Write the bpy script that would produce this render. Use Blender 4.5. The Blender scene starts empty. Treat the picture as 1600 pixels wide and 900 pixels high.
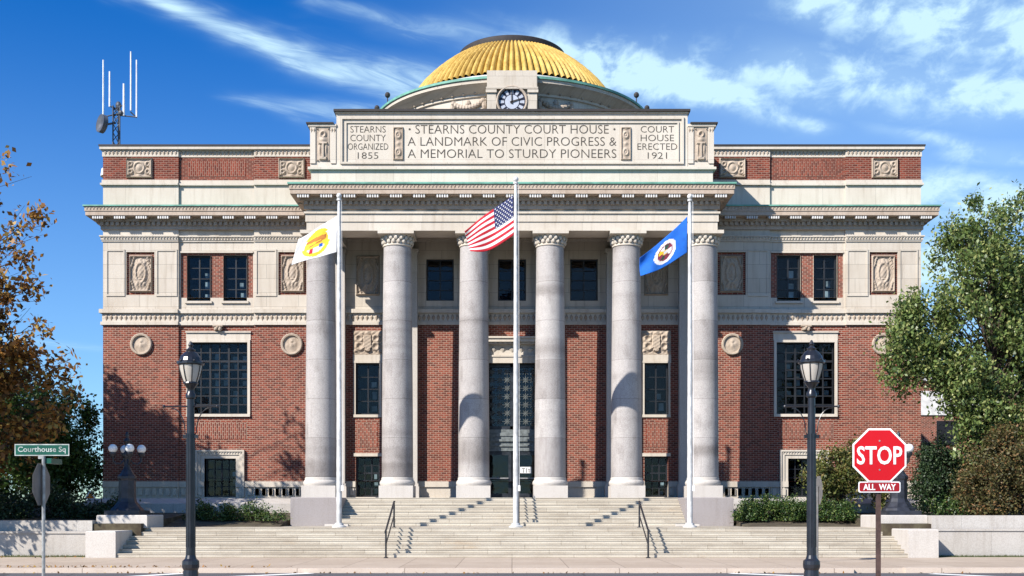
import bpy, math, random
import numpy as np
R = math.radians
sin, cos, pi = math.sin, math.cos, math.pi
random.seed(7)
S = bpy.context.scene
COL = S.collection

# ------------------------------------------------------------------ camera
F = 1775.0          # focal length in photo pixels (photo is 1600 wide)
EYE = 1.7
cam_d = bpy.data.cameras.new('camera')
cam_d.sensor_width = 36.0
cam_d.lens = F / 1600 * 36
cam_d.shift_y = (793 - 450) / 1600
cam_d.clip_end = 6000
cam = bpy.data.objects.new('camera', cam_d)
cam.location = (0, 0, EYE)
cam.rotation_euler = (R(90), 0, 0)
COL.objects.link(cam)
S.camera = cam

# ------------------------------------------------------------------ sun, exposure
SUN_AZ, SUN_EL = 47.0, 36.0     # sun stands behind the left shoulder of the viewer
sx, sy, sz = -sin(R(SUN_AZ)) * cos(R(SUN_EL)), -cos(R(SUN_AZ)) * cos(R(SUN_EL)), sin(R(SUN_EL))
sun_d = bpy.data.lights.new('sun', 'SUN')
sun_d.energy = 5.0
sun_d.angle = R(0.5)
sun_d.color = (1.0, 0.94, 0.86)
sun = bpy.data.objects.new('sun', sun_d)
from mathutils import Vector
sun.rotation_euler = Vector((-sx, -sy, -sz)).to_track_quat('-Z', 'Y').to_euler()
sun.location = (-60, -40, 70)
COL.objects.link(sun)
S.view_settings.view_transform = 'Standard'
S.view_settings.look = 'None'
S.view_settings.gamma = 1
S.view_settings.exposure = 0.70
S.cycles.diffuse_bounces = 1

# ------------------------------------------------------------------ world
W = bpy.data.worlds.new('World')
S.world = W
W.use_nodes = True
nt = W.node_tree
nt.nodes.clear()


class NG:
    """tiny node helper"""
    def __init__(s, tree): s.t = tree
    def n(s, typ, **kw):
        nd = s.t.nodes.new(typ)
        for k, v in kw.items():
            if k.startswith('i_'):
                nd.inputs[k[2:].replace('_', ' ')].default_value = v
            else:
                setattr(nd, k, v)
        return nd
    def link(s, a, b): s.t.links.new(a, b)
    def m(s, op, a, b=None, c=None, clamp=False):
        nd = s.t.nodes.new('ShaderNodeMath'); nd.operation = op; nd.use_clamp = clamp
        for i, v in enumerate((a, b, c)):
            if v is None: continue
            if isinstance(v, (int, float)): nd.inputs[i].default_value = v
            else: s.t.links.new(v, nd.inputs[i])
        return nd.outputs[0]
    def mix(s, fac, a, b, blend='MIX'):
        nd = s.t.nodes.new('ShaderNodeMix'); nd.data_type = 'RGBA'; nd.blend_type = blend
        for sock, v in ((nd.inputs[0], fac), (nd.inputs[6], a), (nd.inputs[7], b)):
            if isinstance(v, (int, float)): sock.default_value = v
            elif isinstance(v, tuple): sock.default_value = v if len(v) == 4 else (*v, 1)
            else: s.t.links.new(v, sock)
        return nd.outputs[2]
    def ramp(s, v, lo, hi):
        nd = s.t.nodes.new('ShaderNodeMapRange'); nd.interpolation_type = 'SMOOTHSTEP'
        s.t.links.new(v, nd.inputs[0]); nd.inputs[1].default_value = lo; nd.inputs[2].default_value = hi
        return nd.outputs[0]
    def xyz(s, x, y, z):
        nd = s.t.nodes.new('ShaderNodeCombineXYZ')
        for i, v in enumerate((x, y, z)):
            if isinstance(v, (int, float)): nd.inputs[i].default_value = v
            else: s.t.links.new(v, nd.inputs[i])
        return nd.outputs[0]
    def sep(s, v):
        nd = s.t.nodes.new('ShaderNodeSeparateXYZ'); s.t.links.new(v, nd.inputs[0]); return nd.outputs
    def noise(s, v, scale, detail=4, rough=.55, dist=0.0):
        nd = s.t.nodes.new('ShaderNodeTexNoise'); s.t.links.new(v, nd.inputs['Vector'])
        nd.inputs['Scale'].default_value = scale; nd.inputs['Detail'].default_value = detail
        nd.inputs['Roughness'].default_value = rough; nd.inputs['Distortion'].default_value = dist
        return nd.outputs['Fac']


SKY_STRENGTH = 0.060
g = NG(nt)
sky = g.n('ShaderNodeTexSky', sky_type='NISHITA', sun_disc=False)
sky.sun_elevation = R(SUN_EL)
sky.sun_rotation = R(180 + SUN_AZ)
sky.air_density = 1.0
sky.dust_density = 0.0
sky.ozone_density = 3.0
sky.altitude = 300
hs = g.n('ShaderNodeHueSaturation')
hs.inputs['Saturation'].default_value = 1.42
g.link(sky.outputs[0], hs.inputs['Color'])
tinted = g.mix(1.0, hs.outputs[0], (.88, 1.24, 1.70, 1), 'MULTIPLY')
tc = g.n('ShaderNodeTexCoord')
dx, dy, dz = g.sep(tc.outputs['Generated'])
# cloud sheet: high cirrus, laid out on a flat layer overhead (direction over height)
zz = g.m('MAXIMUM', dz, 0.03)
ca, cb = g.m('DIVIDE', dx, zz), g.m('DIVIDE', dy, zz)      # position on the cloud layer
def seg_mask(ax, ay, bx, by, wa, wb, soft=1.0):
    """soft band along a segment on the cloud layer; width wa at a, wb at b"""
    lx, ly = bx - ax, by - ay
    L2 = lx * lx + ly * ly
    px, py = g.m('SUBTRACT', ca, ax), g.m('SUBTRACT', cb, ay)
    t = g.m('DIVIDE', g.m('ADD', g.m('MULTIPLY', px, lx), g.m('MULTIPLY', py, ly)), L2)
    tcl = g.m('MINIMUM', g.m('MAXIMUM', t, 0.0), 1.0)
    ex = g.m('SUBTRACT', px, g.m('MULTIPLY', tcl, lx))
    ey = g.m('SUBTRACT', py, g.m('MULTIPLY', tcl, ly))
    d = g.m('SQRT', g.m('ADD', g.m('MULTIPLY', ex, ex), g.m('MULTIPLY', ey, ey)))
    w = g.m('ADD', g.m('MULTIPLY', tcl, wb - wa), wa)
    q = g.m('DIVIDE', d, w)
    return g.m('POWER', 2.718, g.m('MULTIPLY', g.m('MULTIPLY', q, q), -soft))
def lay(u, v):                       # a direction written the way the photo shows it -> cloud layer
    return (u - 800) / (793 - v), F / (793 - v)
def band(u0, v0, u1, v1, w0, w1, k):
    a, b = lay(u0, v0), lay(u1, v1)
    return g.m('MULTIPLY', seg_mask(a[0], a[1], b[0], b[1], w0, w1), k)
# domain warp so that no edge runs straight
layer = g.xyz(ca, cb, 0)
wn = g.n('ShaderNodeTexNoise'); g.link(layer, wn.inputs['Vector']); wn.inputs['Scale'].default_value = 3.2; wn.inputs['Detail'].default_value = 3
wv = g.sep(wn.outputs['Color'])
ca0, cb0 = ca, cb
ca = g.m('ADD', ca, g.m('MULTIPLY', g.m('SUBTRACT', wv[0], .5), .22))
cb = g.m('ADD', cb, g.m('MULTIPLY', g.m('SUBTRACT', wv[1], .5), .22))
masks = [band(225, -10, 470, 85, .05, .075, 1.0), band(470, 85, 700, 150, .075, .13, .95), band(400, 150, 600, 185, .05, .14, .6),
         band(480, 10, 760, 60, .05, .09, .5), band(860, 75, 1010, 120, .12, .16, 1.0), band(1010, 120, 1160, 150, .14, .10, .95), band(1160, 155, 1280, 200, .09, .05, .6),
         band(1270, 0, 1620, 60, .10, .20, .85), band(1200, 110, 1600, 150, .16, .22, .78), band(1370, 200, 1600, 250, .05, .10, .6),
         band(1290, -60, 1650, -40, .1, .2, .6), band(1440, 290, 1620, 330, .2, .30, .75), band(-80, 520, 150, 545, .15, .15, .35), band(1440, 400, 1600, 470, .35, .4, 1.0)]
tot = masks[0]
for mm in masks[1:]: tot = g.m('MAXIMUM', tot, mm)
ca, cb = ca0, cb0
# wispy texture: streaks slanting down to the right + small ripples
ang = R(-38)
ru = g.m('ADD', g.m('MULTIPLY', ca, cos(ang)), g.m('MULTIPLY', cb, -sin(ang)))
rv = g.m('ADD', g.m('MULTIPLY', ca, sin(ang)), g.m('MULTIPLY', cb, cos(ang)))
wisp = g.noise(g.xyz(g.m('MULTIPLY', ru, 2.0), g.m('MULTIPLY', rv, 5.0), 0), 2.2, 8, .62, .9)
ripple = g.noise(g.xyz(g.m('MULTIPLY', dx, 30.0), g.m('MULTIPLY', dy, 6.0), g.m('MULTIPLY', dz, 44.0)), 1.0, 6, .6, .3)
ripple = g.m('ADD', g.m('MULTIPLY', g.m('SUBTRACT', ripple, .5), 1.9), .5)
right = g.ramp(ca, -.12, .22)
tex = g.m('ADD', g.m('MULTIPLY', wisp, g.m('SUBTRACT', 1.0, right)), g.m('MULTIPLY', ripple, right))
fac = g.m('MULTIPLY', g.ramp(g.m('ADD', tex, g.m('MULTIPLY', tot, .36)), .52, 1.06), g.m('MULTIPLY', tot, .82), clamp=True)
thin = g.m('MULTIPLY', g.m('MULTIPLY', tot, .22), 1.0)
veil = g.m('MULTIPLY', g.ramp(ca, -.5, .7), .24)          # thin high veil, thicker to the east
low = g.m('MULTIPLY', g.m('SUBTRACT', 1.0, g.ramp(dz, .04, .42)), .26)      # paler towards the horizon
fac = g.m('MINIMUM', g.m('ADD', g.m('ADD', g.m('ADD', fac, thin), veil), low), .95)
above = g.ramp(dz, .0, .06)
fac = g.m('MULTIPLY', fac, above)
skycol = g.mix(fac, tinted, (7.0, 10.0, 11.8, 1))
bg = g.n('ShaderNodeBackground')
g.link(skycol, bg.inputs['Color'])
bg.inputs['Strength'].default_value = SKY_STRENGTH
wo = g.n('ShaderNodeOutputWorld')
g.link(bg.outputs[0], wo.inputs[0])

# ------------------------------------------------------------------ materials
def newmat(name):
    m = bpy.data.materials.new(name); m.use_nodes = True
    t = m.node_tree; t.nodes.clear()
    g = NG(t)
    b = g.n('ShaderNodeBsdfPrincipled'); o = g.n('ShaderNodeOutputMaterial')
    g.link(b.outputs[0], o.inputs[0])
    tc = g.n('ShaderNodeTexCoord')
    return m, g, b, tc.outputs['Object'], o

def plain(name, col, rough=.6, metal=0.0, var=.15, scale=3.0, spec=.4, bump=0.0):
    m, g, b, P, o = newmat(name)
    n = g.noise(P, scale, 5)
    k = g.ramp(n, .3, .7)
    c = g.mix(k, tuple(x * (1 - var) for x in col), tuple(min(1, x * (1 + var)) for x in col))
    g.link(c, b.inputs['Base Color'])
    b.inputs['Roughness'].default_value = rough; b.inputs['Metallic'].default_value = metal
    b.inputs['Specular IOR Level'].default_value = spec
    if bump:
        bp = g.n('ShaderNodeBump'); bp.inputs['Strength'].default_value = bump; bp.inputs['Distance'].default_value = .01
        g.link(g.noise(P, 40, 4), bp.inputs['Height']); g.link(bp.outputs[0], b.inputs['Normal'])
    return m

def brick_mat(name, vertical=False, c1=(.27, .062, .036), c2=(.09, .019, .014), mortar=(.40, .29, .225)):
    m, g, b, P, o = newmat(name)
    x, y, z = g.sep(P)
    h = g.m('ADD', x, y)
    v = g.xyz(z, h, 0) if vertical else g.xyz(h, z, 0)
    bt = g.n('ShaderNodeTexBrick'); g.link(v, bt.inputs['Vector'])
    bt.inputs['Scale'].default_value = 1; bt.inputs['Brick Width'].default_value = .235; bt.inputs['Row Height'].default_value = .088
    bt.inputs['Mortar Size'].default_value = .0115; bt.inputs['Mortar Smooth'].default_value = .1; bt.inputs['Bias'].default_value = -.1
    bt.inputs['Color1'].default_value = (*c1, 1); bt.inputs['Color2'].default_value = (*c2, 1); bt.inputs['Mortar'].default_value = (*mortar, 1)
    big = g.ramp(g.noise(P, .35, 5), .3, .75)
    streak = g.ramp(g.noise(g.xyz(g.m('MULTIPLY', h, 3), g.m('MULTIPLY', z, .4), 0), 1.1, 4), .35, .8)
    c = g.mix(g.m('MULTIPLY', big, .65), bt.outputs['Color'], (.80, .72, .70), 'MULTIPLY')
    c = g.mix(g.m('MULTIPLY', streak, .5), c, (.66, .62, .62), 'MULTIPLY')
    g.link(c, b.inputs['Base Color'])
    b.inputs['Roughness'].default_value = .85; b.inputs['Specular IOR Level'].default_value = .2
    bp = g.n('ShaderNodeBump'); bp.inputs['Strength'].default_value = .6; bp.inputs['Distance'].default_value = .012; bp.invert = True
    g.link(bt.outputs['Fac'], bp.inputs['Height']); g.link(bp.outputs[0], b.inputs['Normal'])
    return m

def stone_mat(name, col, bw=1.3, bh=.6, joint=.35, dirt=.3, speck=0.0, grain=30.0, off=.5, jw=.008):
    """dressed stone: faint block joints, rain streaks, mottling, optional granite speckle"""
    m, g, b, P, o = newmat(name)
    x, y, z = g.sep(P)
    h = g.m('ADD', x, y)
    bt = g.n('ShaderNodeTexBrick'); g.link(g.xyz(h, z, 0), bt.inputs['Vector'])
    bt.offset = off
    bt.inputs['Scale'].default_value = 1; bt.inputs['Brick Width'].default_value = bw; bt.inputs['Row Height'].default_value = bh
    bt.inputs['Mortar Size'].default_value = jw; bt.inputs['Mortar Smooth'].default_value = .3
    bt.inputs['Color1'].default_value = (1, 1, 1, 1); bt.inputs['Color2'].default_value = (.90, .885, .87, 1)
    bt.inputs['Mortar'].default_value = (1 - joint,) * 3 + (1,)
    c = g.mix(1.0, (*col, 1), bt.outputs['Color'], 'MULTIPLY')
    n1 = g.ramp(g.noise(P, .8, 6, .6), .35, .75)
    n2 = g.ramp(g.noise(g.xyz(g.m('MULTIPLY', h, 4), g.m('MULTIPLY', z, .35), 0), 1.3, 5, .6), .45, .8)
    c = g.mix(g.m('MULTIPLY', n1, dirt), c, (.78, .74, .68), 'MULTIPLY')
    c = g.mix(g.m('MULTIPLY', n2, dirt * 1.3), c, (.62, .57, .52), 'MULTIPLY')
    fine = g.noise(P, grain, 3, .7)
    c = g.mix(g.m('MULTIPLY', g.ramp(fine, .4, .65), .16 + speck), c, (.60, .56, .54), 'MULTIPLY')
    g.link(c, b.inputs['Base Color'])
    b.inputs['Roughness'].default_value = .8; b.inputs['Specular IOR Level'].default_value = .25
    bp = g.n('ShaderNodeBump'); bp.inputs['Strength'].default_value = .25; bp.inputs['Distance'].default_value = .01
    g.link(fine, bp.inputs['Height']); g.link(bp.outputs[0], b.inputs['Normal'])
    return m

def column_mat():
    m, g, b, P, o = newmat('granite_shaft')
    x, y, z = g.sep(P)
    info = g.n('ShaderNodeObjectInfo')
    rnd = info.outputs['Random']
    zz = g.m('ADD', z, g.m('MULTIPLY', rnd, 7.0))
    drum = g.m('FLOOR', g.m('DIVIDE', z, 1.61))
    fr = g.m('FRACT', g.m('DIVIDE', z, 1.61))
    joint = g.m('LESS_THAN', fr, .012)
    wn = g.n('ShaderNodeTexWhiteNoise', noise_dimensions='2D')
    g.link(g.xyz(drum, g.m('MULTIPLY', rnd, 91.0), 0), wn.inputs['Vector'])
    base = g.mix(wn.outputs['Value'], (.385, .36, .345), (.50, .475, .455))
    blot = g.ramp(g.noise(g.xyz(g.m('MULTIPLY', x, 1.4), g.m('MULTIPLY', y, 1.4), g.m('MULTIPLY', zz, .8)), 1.2, 6, .65), .46, .72)
    c = g.mix(g.m('MULTIPLY', blot, .7), base, (.60, .58, .57), 'MULTIPLY')
    bandn = g.ramp(g.noise(g.xyz(0.0, g.m('MULTIPLY', rnd, 30.0), g.m('MULTIPLY', z, 1.0)), .55, 3, .5), .52, .66)
    c = g.mix(g.m('MULTIPLY', bandn, .85), c, (.55, .53, .52), 'MULTIPLY')
    vst = g.ramp(g.noise(g.xyz(g.m('MULTIPLY', x, 6.0), g.m('MULTIPLY', y, 6.0), g.m('MULTIPLY', zz, .35)), 1.3, 5, .6), .5, .75)
    c = g.mix(g.m('MULTIPLY', vst, .3), c, (.58, .55, .53), 'MULTIPLY')
    sp = g.ramp(g.noise(P, 34, 3, .8), .40, .62)
    c = g.mix(g.m('MULTIPLY', sp, .55), c, (.45, .43, .43), 'MULTIPLY')
    c = g.mix(g.m('MULTIPLY', joint, .55), c, (.3, .28, .27), 'MULTIPLY')
    g.link(c, b.inputs['Base Color'])
    b.inputs['Roughness'].default_value = .7; b.inputs['Specular IOR Level'].default_value = .3
    return m

def leaf_mat(name, cols, rough=.55, trans=.25):
    """cols: three leaf colours; each leaf carries its own random value in an attribute"""
    m, g, b, P, o = newmat(name)
    at = g.n('ShaderNodeAttribute'); at.attribute_name = 'leaf'
    v = at.outputs['Fac']
    c = g.mix(g.ramp(v, .1, .5), cols[0], cols[1])
    c = g.mix(g.ramp(v, .62, .98), c, cols[2])
    g.link(c, b.inputs['Base Color'])
    b.inputs['Roughness'].default_value = rough; b.inputs['Specular IOR Level'].default_value = .35
    tr = g.n('ShaderNodeBsdfTranslucent'); g.link(c, tr.inputs['Color'])
    mx = g.n('ShaderNodeMixShader'); mx.inputs[0].default_value = trans
    g.link(b.outputs[0], mx.inputs[1]); g.link(tr.outputs[0], mx.inputs[2]); g.link(mx.outputs[0], o.inputs[0])
    return m

def glass_mat(name, tint=(.75, .8, .85)):
    m, g, b, P, o = newmat(name)
    t = g.n('ShaderNodeBsdfTransparent'); t.inputs[0].default_value = (*tint, 1)
    gl = g.n('ShaderNodeBsdfGlossy'); gl.inputs['Roughness'].default_value = .03
    bp = g.n('ShaderNodeBump'); bp.inputs['Strength'].default_value = .18; bp.inputs['Distance'].default_value = .05
    g.link(g.noise(P, 1.5, 2), bp.inputs['Height']); g.link(bp.outputs[0], gl.inputs['Normal'])
    fr = g.n('ShaderNodeFresnel'); fr.inputs[0].default_value = 1.42
    mx = g.n('ShaderNodeMixShader')
    g.link(fr.outputs[0], mx.inputs[0]); g.link(t.outputs[0], mx.inputs[1]); g.link(gl.outputs[0], mx.inputs[2]); g.link(mx.outputs[0], o.inputs[0])
    return m

def clear_lantern():
    m, g, b, P, o = newmat('lantern_glass')
    b.inputs['Base Color'].default_value = (.74, .68, .60, 1); b.inputs['Roughness'].default_value = .35
    tr = g.n('ShaderNodeBsdfTranslucent'); tr.inputs[0].default_value = (.72, .66, .58, 1)
    mx = g.n('ShaderNodeMixShader'); mx.inputs[0].default_value = .4
    g.link(b.outputs[0], mx.inputs[1]); g.link(tr.outputs[0], mx.inputs[2]); g.link(mx.outputs[0], o.inputs[0])
    return m

def asphalt():
    m, g, b, P, o = newmat('asphalt')
    n = g.noise(P, 60, 3, .8); n2 = g.ramp(g.noise(P, .25, 5), .3, .7)
    c = g.mix(n, (.055, .053, .058), (.135, .13, .14))
    c = g.mix(g.m('MULTIPLY', n2, .5), c, (.62, .6, .62), 'MULTIPLY')
    vor = g.n('ShaderNodeTexVoronoi', feature='DISTANCE_TO_EDGE'); g.link(P, vor.inputs['Vector']); vor.inputs['Scale'].default_value = .22
    crack = g.m('LESS_THAN', vor.outputs['Distance'], .006)
    c = g.mix(g.m('MULTIPLY', crack, .6), c, (.35, .35, .35), 'MULTIPLY')
    g.link(c, b.inputs['Base Color']); b.inputs['Roughness'].default_value = .9
    return m

def concrete(name, col=(.50, .43, .35), jx=1.5, jy=1.5):
    m, g, b, P, o = newmat(name)
    bt = g.n('ShaderNodeTexBrick'); g.link(P, bt.inputs['Vector']); bt.offset = 0
    bt.inputs['Scale'].default_value = 1; bt.inputs['Brick Width'].default_value = jx; bt.inputs['Row Height'].default_value = jy
    bt.inputs['Mortar Size'].default_value = .012; bt.inputs['Color1'].default_value = (1, 1, 1, 1); bt.inputs['Color2'].default_value = (.88, .86, .84, 1)
    bt.inputs['Mortar'].default_value = (.45, .42, .4, 1)
    c = g.mix(1.0, (*col, 1), bt.outputs['Color'], 'MULTIPLY')
    c = g.mix(g.m('MULTIPLY', g.ramp(g.noise(P, .9, 6, .65), .4, .75), .35), c, (.66, .6, .56), 'MULTIPLY')
    c = g.mix(g.m('MULTIPLY', g.ramp(g.noise(P, 35, 3, .7), .4, .65), .25), c, (.6, .57, .55), 'MULTIPLY')
    g.link(c, b.inputs['Base Color']); b.inputs['Roughness'].default_value = .9
    return m

def stair_mat():
    m, g, b, P, o = newmat('step_granite')
    x, y, z = g.sep(P)
    bt = g.n('ShaderNodeTexBrick'); g.link(g.xyz(g.m('ADD', x, g.m('MULTIPLY', g.m('FLOOR', g.m('MULTIPLY', g.m('ADD', z, .01), 7.14)), .83)), .5, 0), bt.inputs['Vector'])
    bt.offset = 0; bt.inputs['Scale'].default_value = 1; bt.inputs['Brick Width'].default_value = 2.1; bt.inputs['Row Height'].default_value = 1
    bt.inputs['Mortar Size'].default_value = .008; bt.inputs['Color1'].default_value = (1, 1, 1, 1); bt.inputs['Color2'].default_value = (.86, .84, .82, 1)
    bt.inputs['Mortar'].default_value = (.5, .47, .44, 1)
    c = g.mix(1.0, (.60, .55, .455, 1), bt.outputs['Color'], 'MULTIPLY')
    n1 = g.ramp(g.noise(g.xyz(g.m('MULTIPLY', x, .7), g.m('MULTIPLY', y, .7), g.m('MULTIPLY', z, 4)), 1.2, 6, .65), .38, .72)
    c = g.mix(g.m('MULTIPLY', n1, .5), c, (.62, .58, .55), 'MULTIPLY')
    rust = g.ramp(g.noise(g.xyz(g.m('MULTIPLY', x, .5), y, z), .8, 4, .6), .62, .8)
    c = g.mix(g.m('MULTIPLY', rust, .4), c, (.85, .62, .38), 'MULTIPLY')
    c = g.mix(g.m('MULTIPLY', g.ramp(g.noise(P, 30, 3, .7), .4, .62), .34), c, (.55, .52, .5), 'MULTIPLY')
    # darker band at the foot of every riser
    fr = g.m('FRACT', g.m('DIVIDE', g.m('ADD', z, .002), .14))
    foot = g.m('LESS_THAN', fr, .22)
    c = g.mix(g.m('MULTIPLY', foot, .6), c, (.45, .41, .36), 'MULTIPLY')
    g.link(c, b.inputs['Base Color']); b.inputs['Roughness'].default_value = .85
    return m

def soil_mat():
    m, g, b, P, o = newmat('planting_soil')
    n = g.ramp(g.noise(P, 2.0, 6, .65), .35, .7)
    c = g.mix(n, (.045, .032, .02), (.10, .085, .05)); g.link(c, b.inputs['Base Color']); b.inputs['Roughness'].default_value = 1
    return m

def grass_ground():
    m, g, b, P, o = newmat('lawn_grass')
    n = g.ramp(g.noise(P, 6, 6, .7), .3, .7); n2 = g.ramp(g.noise(P, .3, 4), .3, .7)
    c = g.mix(n, (.03, .05, .014), (.075, .095, .025)); c = g.mix(g.m('MULTIPLY', n2, .4), c, (.14, .12, .05))
    g.link(c, b.inputs['Base Color']); b.inputs['Roughness'].default_value = 1
    return m

M = {}
M['brick'] = brick_mat('red_brick')
M['soldier'] = brick_mat('soldier_brick', True)
M['brick_attic'] = brick_mat('attic_brick', False, (.25, .055, .032), (.09, .02, .015), (.30, .19, .145))
M['soldier_attic'] = brick_mat('attic_soldier_brick', True, (.25, .055, .032), (.09, .02, .015), (.30, .19, .145))
M['lime'] = stone_mat('limestone', (.60, .545, .465), 1.4, .62, .50, .42)
M['lime_plain'] = stone_mat('limestone_plain', (.62, .565, .485), 2.2, 5, .35, .40)
M['lime_carved'] = stone_mat('limestone_carved', (.50, .42, .34), 6, 6, .1, .6, .25, 16)
M['lime_attic'] = stone_mat('limestone_inscribed', (.64, .585, .505), 1.55, 3.2, .35, .30, 0, 30, 0)
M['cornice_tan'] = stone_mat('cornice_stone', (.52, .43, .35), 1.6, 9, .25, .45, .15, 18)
M['granite'] = stone_mat('granite_block', (.60, .57, .53), 6, 6, .1, .25, .2, 28)
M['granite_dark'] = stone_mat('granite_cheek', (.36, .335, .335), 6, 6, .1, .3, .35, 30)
M['granite_wall'] = stone_mat('granite_wall', (.50, .475, .44), 2.6, 5, .35, .35, .25, 26)
M['column'] = column_mat()
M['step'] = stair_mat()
M['paving'] = concrete('sidewalk_paving', (.47, .385, .30), 1.6, 1.6)
M['kerb'] = concrete('kerb_concrete', (.60, .50, .41), 3.0, 9)
M['asphalt'] = asphalt()
M['paint'] = plain('road_paint', (.78, .78, .76), .7, 0, .12, 8)
M['soil'] = soil_mat()
M['lawn'] = grass_ground()
M['glass'] = glass_mat('window_glass', (.62, .68, .74))
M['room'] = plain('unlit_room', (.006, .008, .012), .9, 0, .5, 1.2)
M['pale_pieces'] = plain('pale_piece', (.42, .50, .48), .9, 0, .5, 1.5)
M['frame'] = plain('dark_window_frame', (.018, .02, .024), .45, 0, .2)
M['bronze'] = plain('bronze_grille', (.035, .040, .048), .38, .3, .4, 6)
M['bronze_pale'] = plain('patinated_bronze', (.17, .19, .19), .5, .2, .3, 8)
M['copper'] = plain('green_copper', (.13, .32, .25), .6, 0, .25, 2.0)
M['roof'] = plain('roofing_felt', (.05, .045, .045), .9)
M['dark'] = plain('dark_roof_edge', (.035, .03, .03), .7)
M['cut_shade'] = plain('shaded_cut_letter', (.07, .06, .05), .9, 0, .35, 5)  # dark tone stands in for the shade inside the cut letters
M['iron'] = plain('black_painted_iron', (.012, .013, .018), .32, 0, .3, 5, .6)
M['cast'] = plain('dark_cast_iron', (.02, .022, .03), .45, 0, .4, 5, .5)
M['lantern'] = clear_lantern()
M['globe'] = plain('opal_globe', (.82, .82, .80), .25, 0, .05, 2, .5)
M['alu'] = plain('white_flagpole', (.56, .56, .55), .35, 0, .25, 3, .5)
M['galv'] = plain('galvanised_steel', (.36, .36, .35), .45, .5, .25, 9)
M['brownpost'] = plain('brown_sign_post', (.075, .045, .038), .6, .1, .3, 9)
M['red'] = plain('sign_red', (.52, .004, .010), .35, 0, .06, 2, .4)
M['red_dim'] = plain('sign_dark_red', (.30, .008, .015), .4, 0, .1, 2)
M['white'] = plain('sign_white', (.84, .84, .83), .4, 0, .05, 2)
M['dimmed_white'] = plain('dimmed_white_sheeting', (.40, .44, .42), .5, 0, .3, 7)  # the street sign's dimness is put into its white
M['signback'] = plain('bare_aluminium', (.17, .165, .16), .5, .3, .2, 4)
M['green'] = plain('sign_green', (.004, .085, .055), .4, 0, .15, 3)
M['orange'] = plain('sign_orange', (.85, .22, .02), .5, 0, .1, 3)
M['bark'] = plain('tree_bark', (.075, .055, .042), .9, 0, .4, 6, .2, .5)
M['antenna_white'] = plain('antenna_white', (.70, .72, .75), .5)
M['steel'] = plain('mast_steel', (.09, .10, .12), .5, .3, .3)
M['clock'] = plain('clock_face', (.44, .47, .54), .4, 0, .08)
M['navy'] = plain('clock_navy', (.012, .014, .035), .5)
M['fl_red'] = plain('flag_red', (.42, .008, .022), .8, 0, .1, 4)
M['fl_white'] = plain('flag_white', (.68, .68, .69), .8, 0, .04, 4)
M['fl_navy'] = plain('flag_navy', (.012, .02, .10), .8, 0, .1, 4)
M['fl_blue'] = plain('flag_blue', (.004, .105, .47), .8, 0, .12, 4)
M['fl_gold'] = plain('flag_gold', (.85, .52, .03), .8, 0, .1, 4)
M['fl_brown'] = plain('flag_brown', (.42, .16, .03), .8, 0, .2, 4)
M['fl_maroon'] = plain('flag_maroon', (.22, .03, .06), .8, 0, .3, 9)
M['fl_green'] = plain('flag_dark_green', (.03, .07, .05), .8, 0, .3, 9)
M['tan'] = plain('tan_plaster', (.62, .50, .40), .8)
M['offwhite'] = plain('white_cladding', (.62, .61, .59), .7)

def gold_mat():
    m, g, b, P, o = newmat('gold_roof_tile')
    n = g.ramp(g.noise(P, 1.6, 6, .65), .3, .75)
    c = g.mix(n, (.46, .28, .05), (.66, .45, .12))
    n2 = g.ramp(g.noise(P, 9, 4), .5, .75)
    c = g.mix(g.m('MULTIPLY', n2, .7), c, (.27, .15, .035))
    n3 = g.ramp(g.noise(P, .7, 4), .45, .7)
    c = g.mix(g.m('MULTIPLY', n3, .45), c, (.62, .60, .50), 'MULTIPLY')
    g.link(c, b.inputs['Base Color']); b.inputs['Roughness'].default_value = .55
    return m
M['gold'] = gold_mat()

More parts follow.
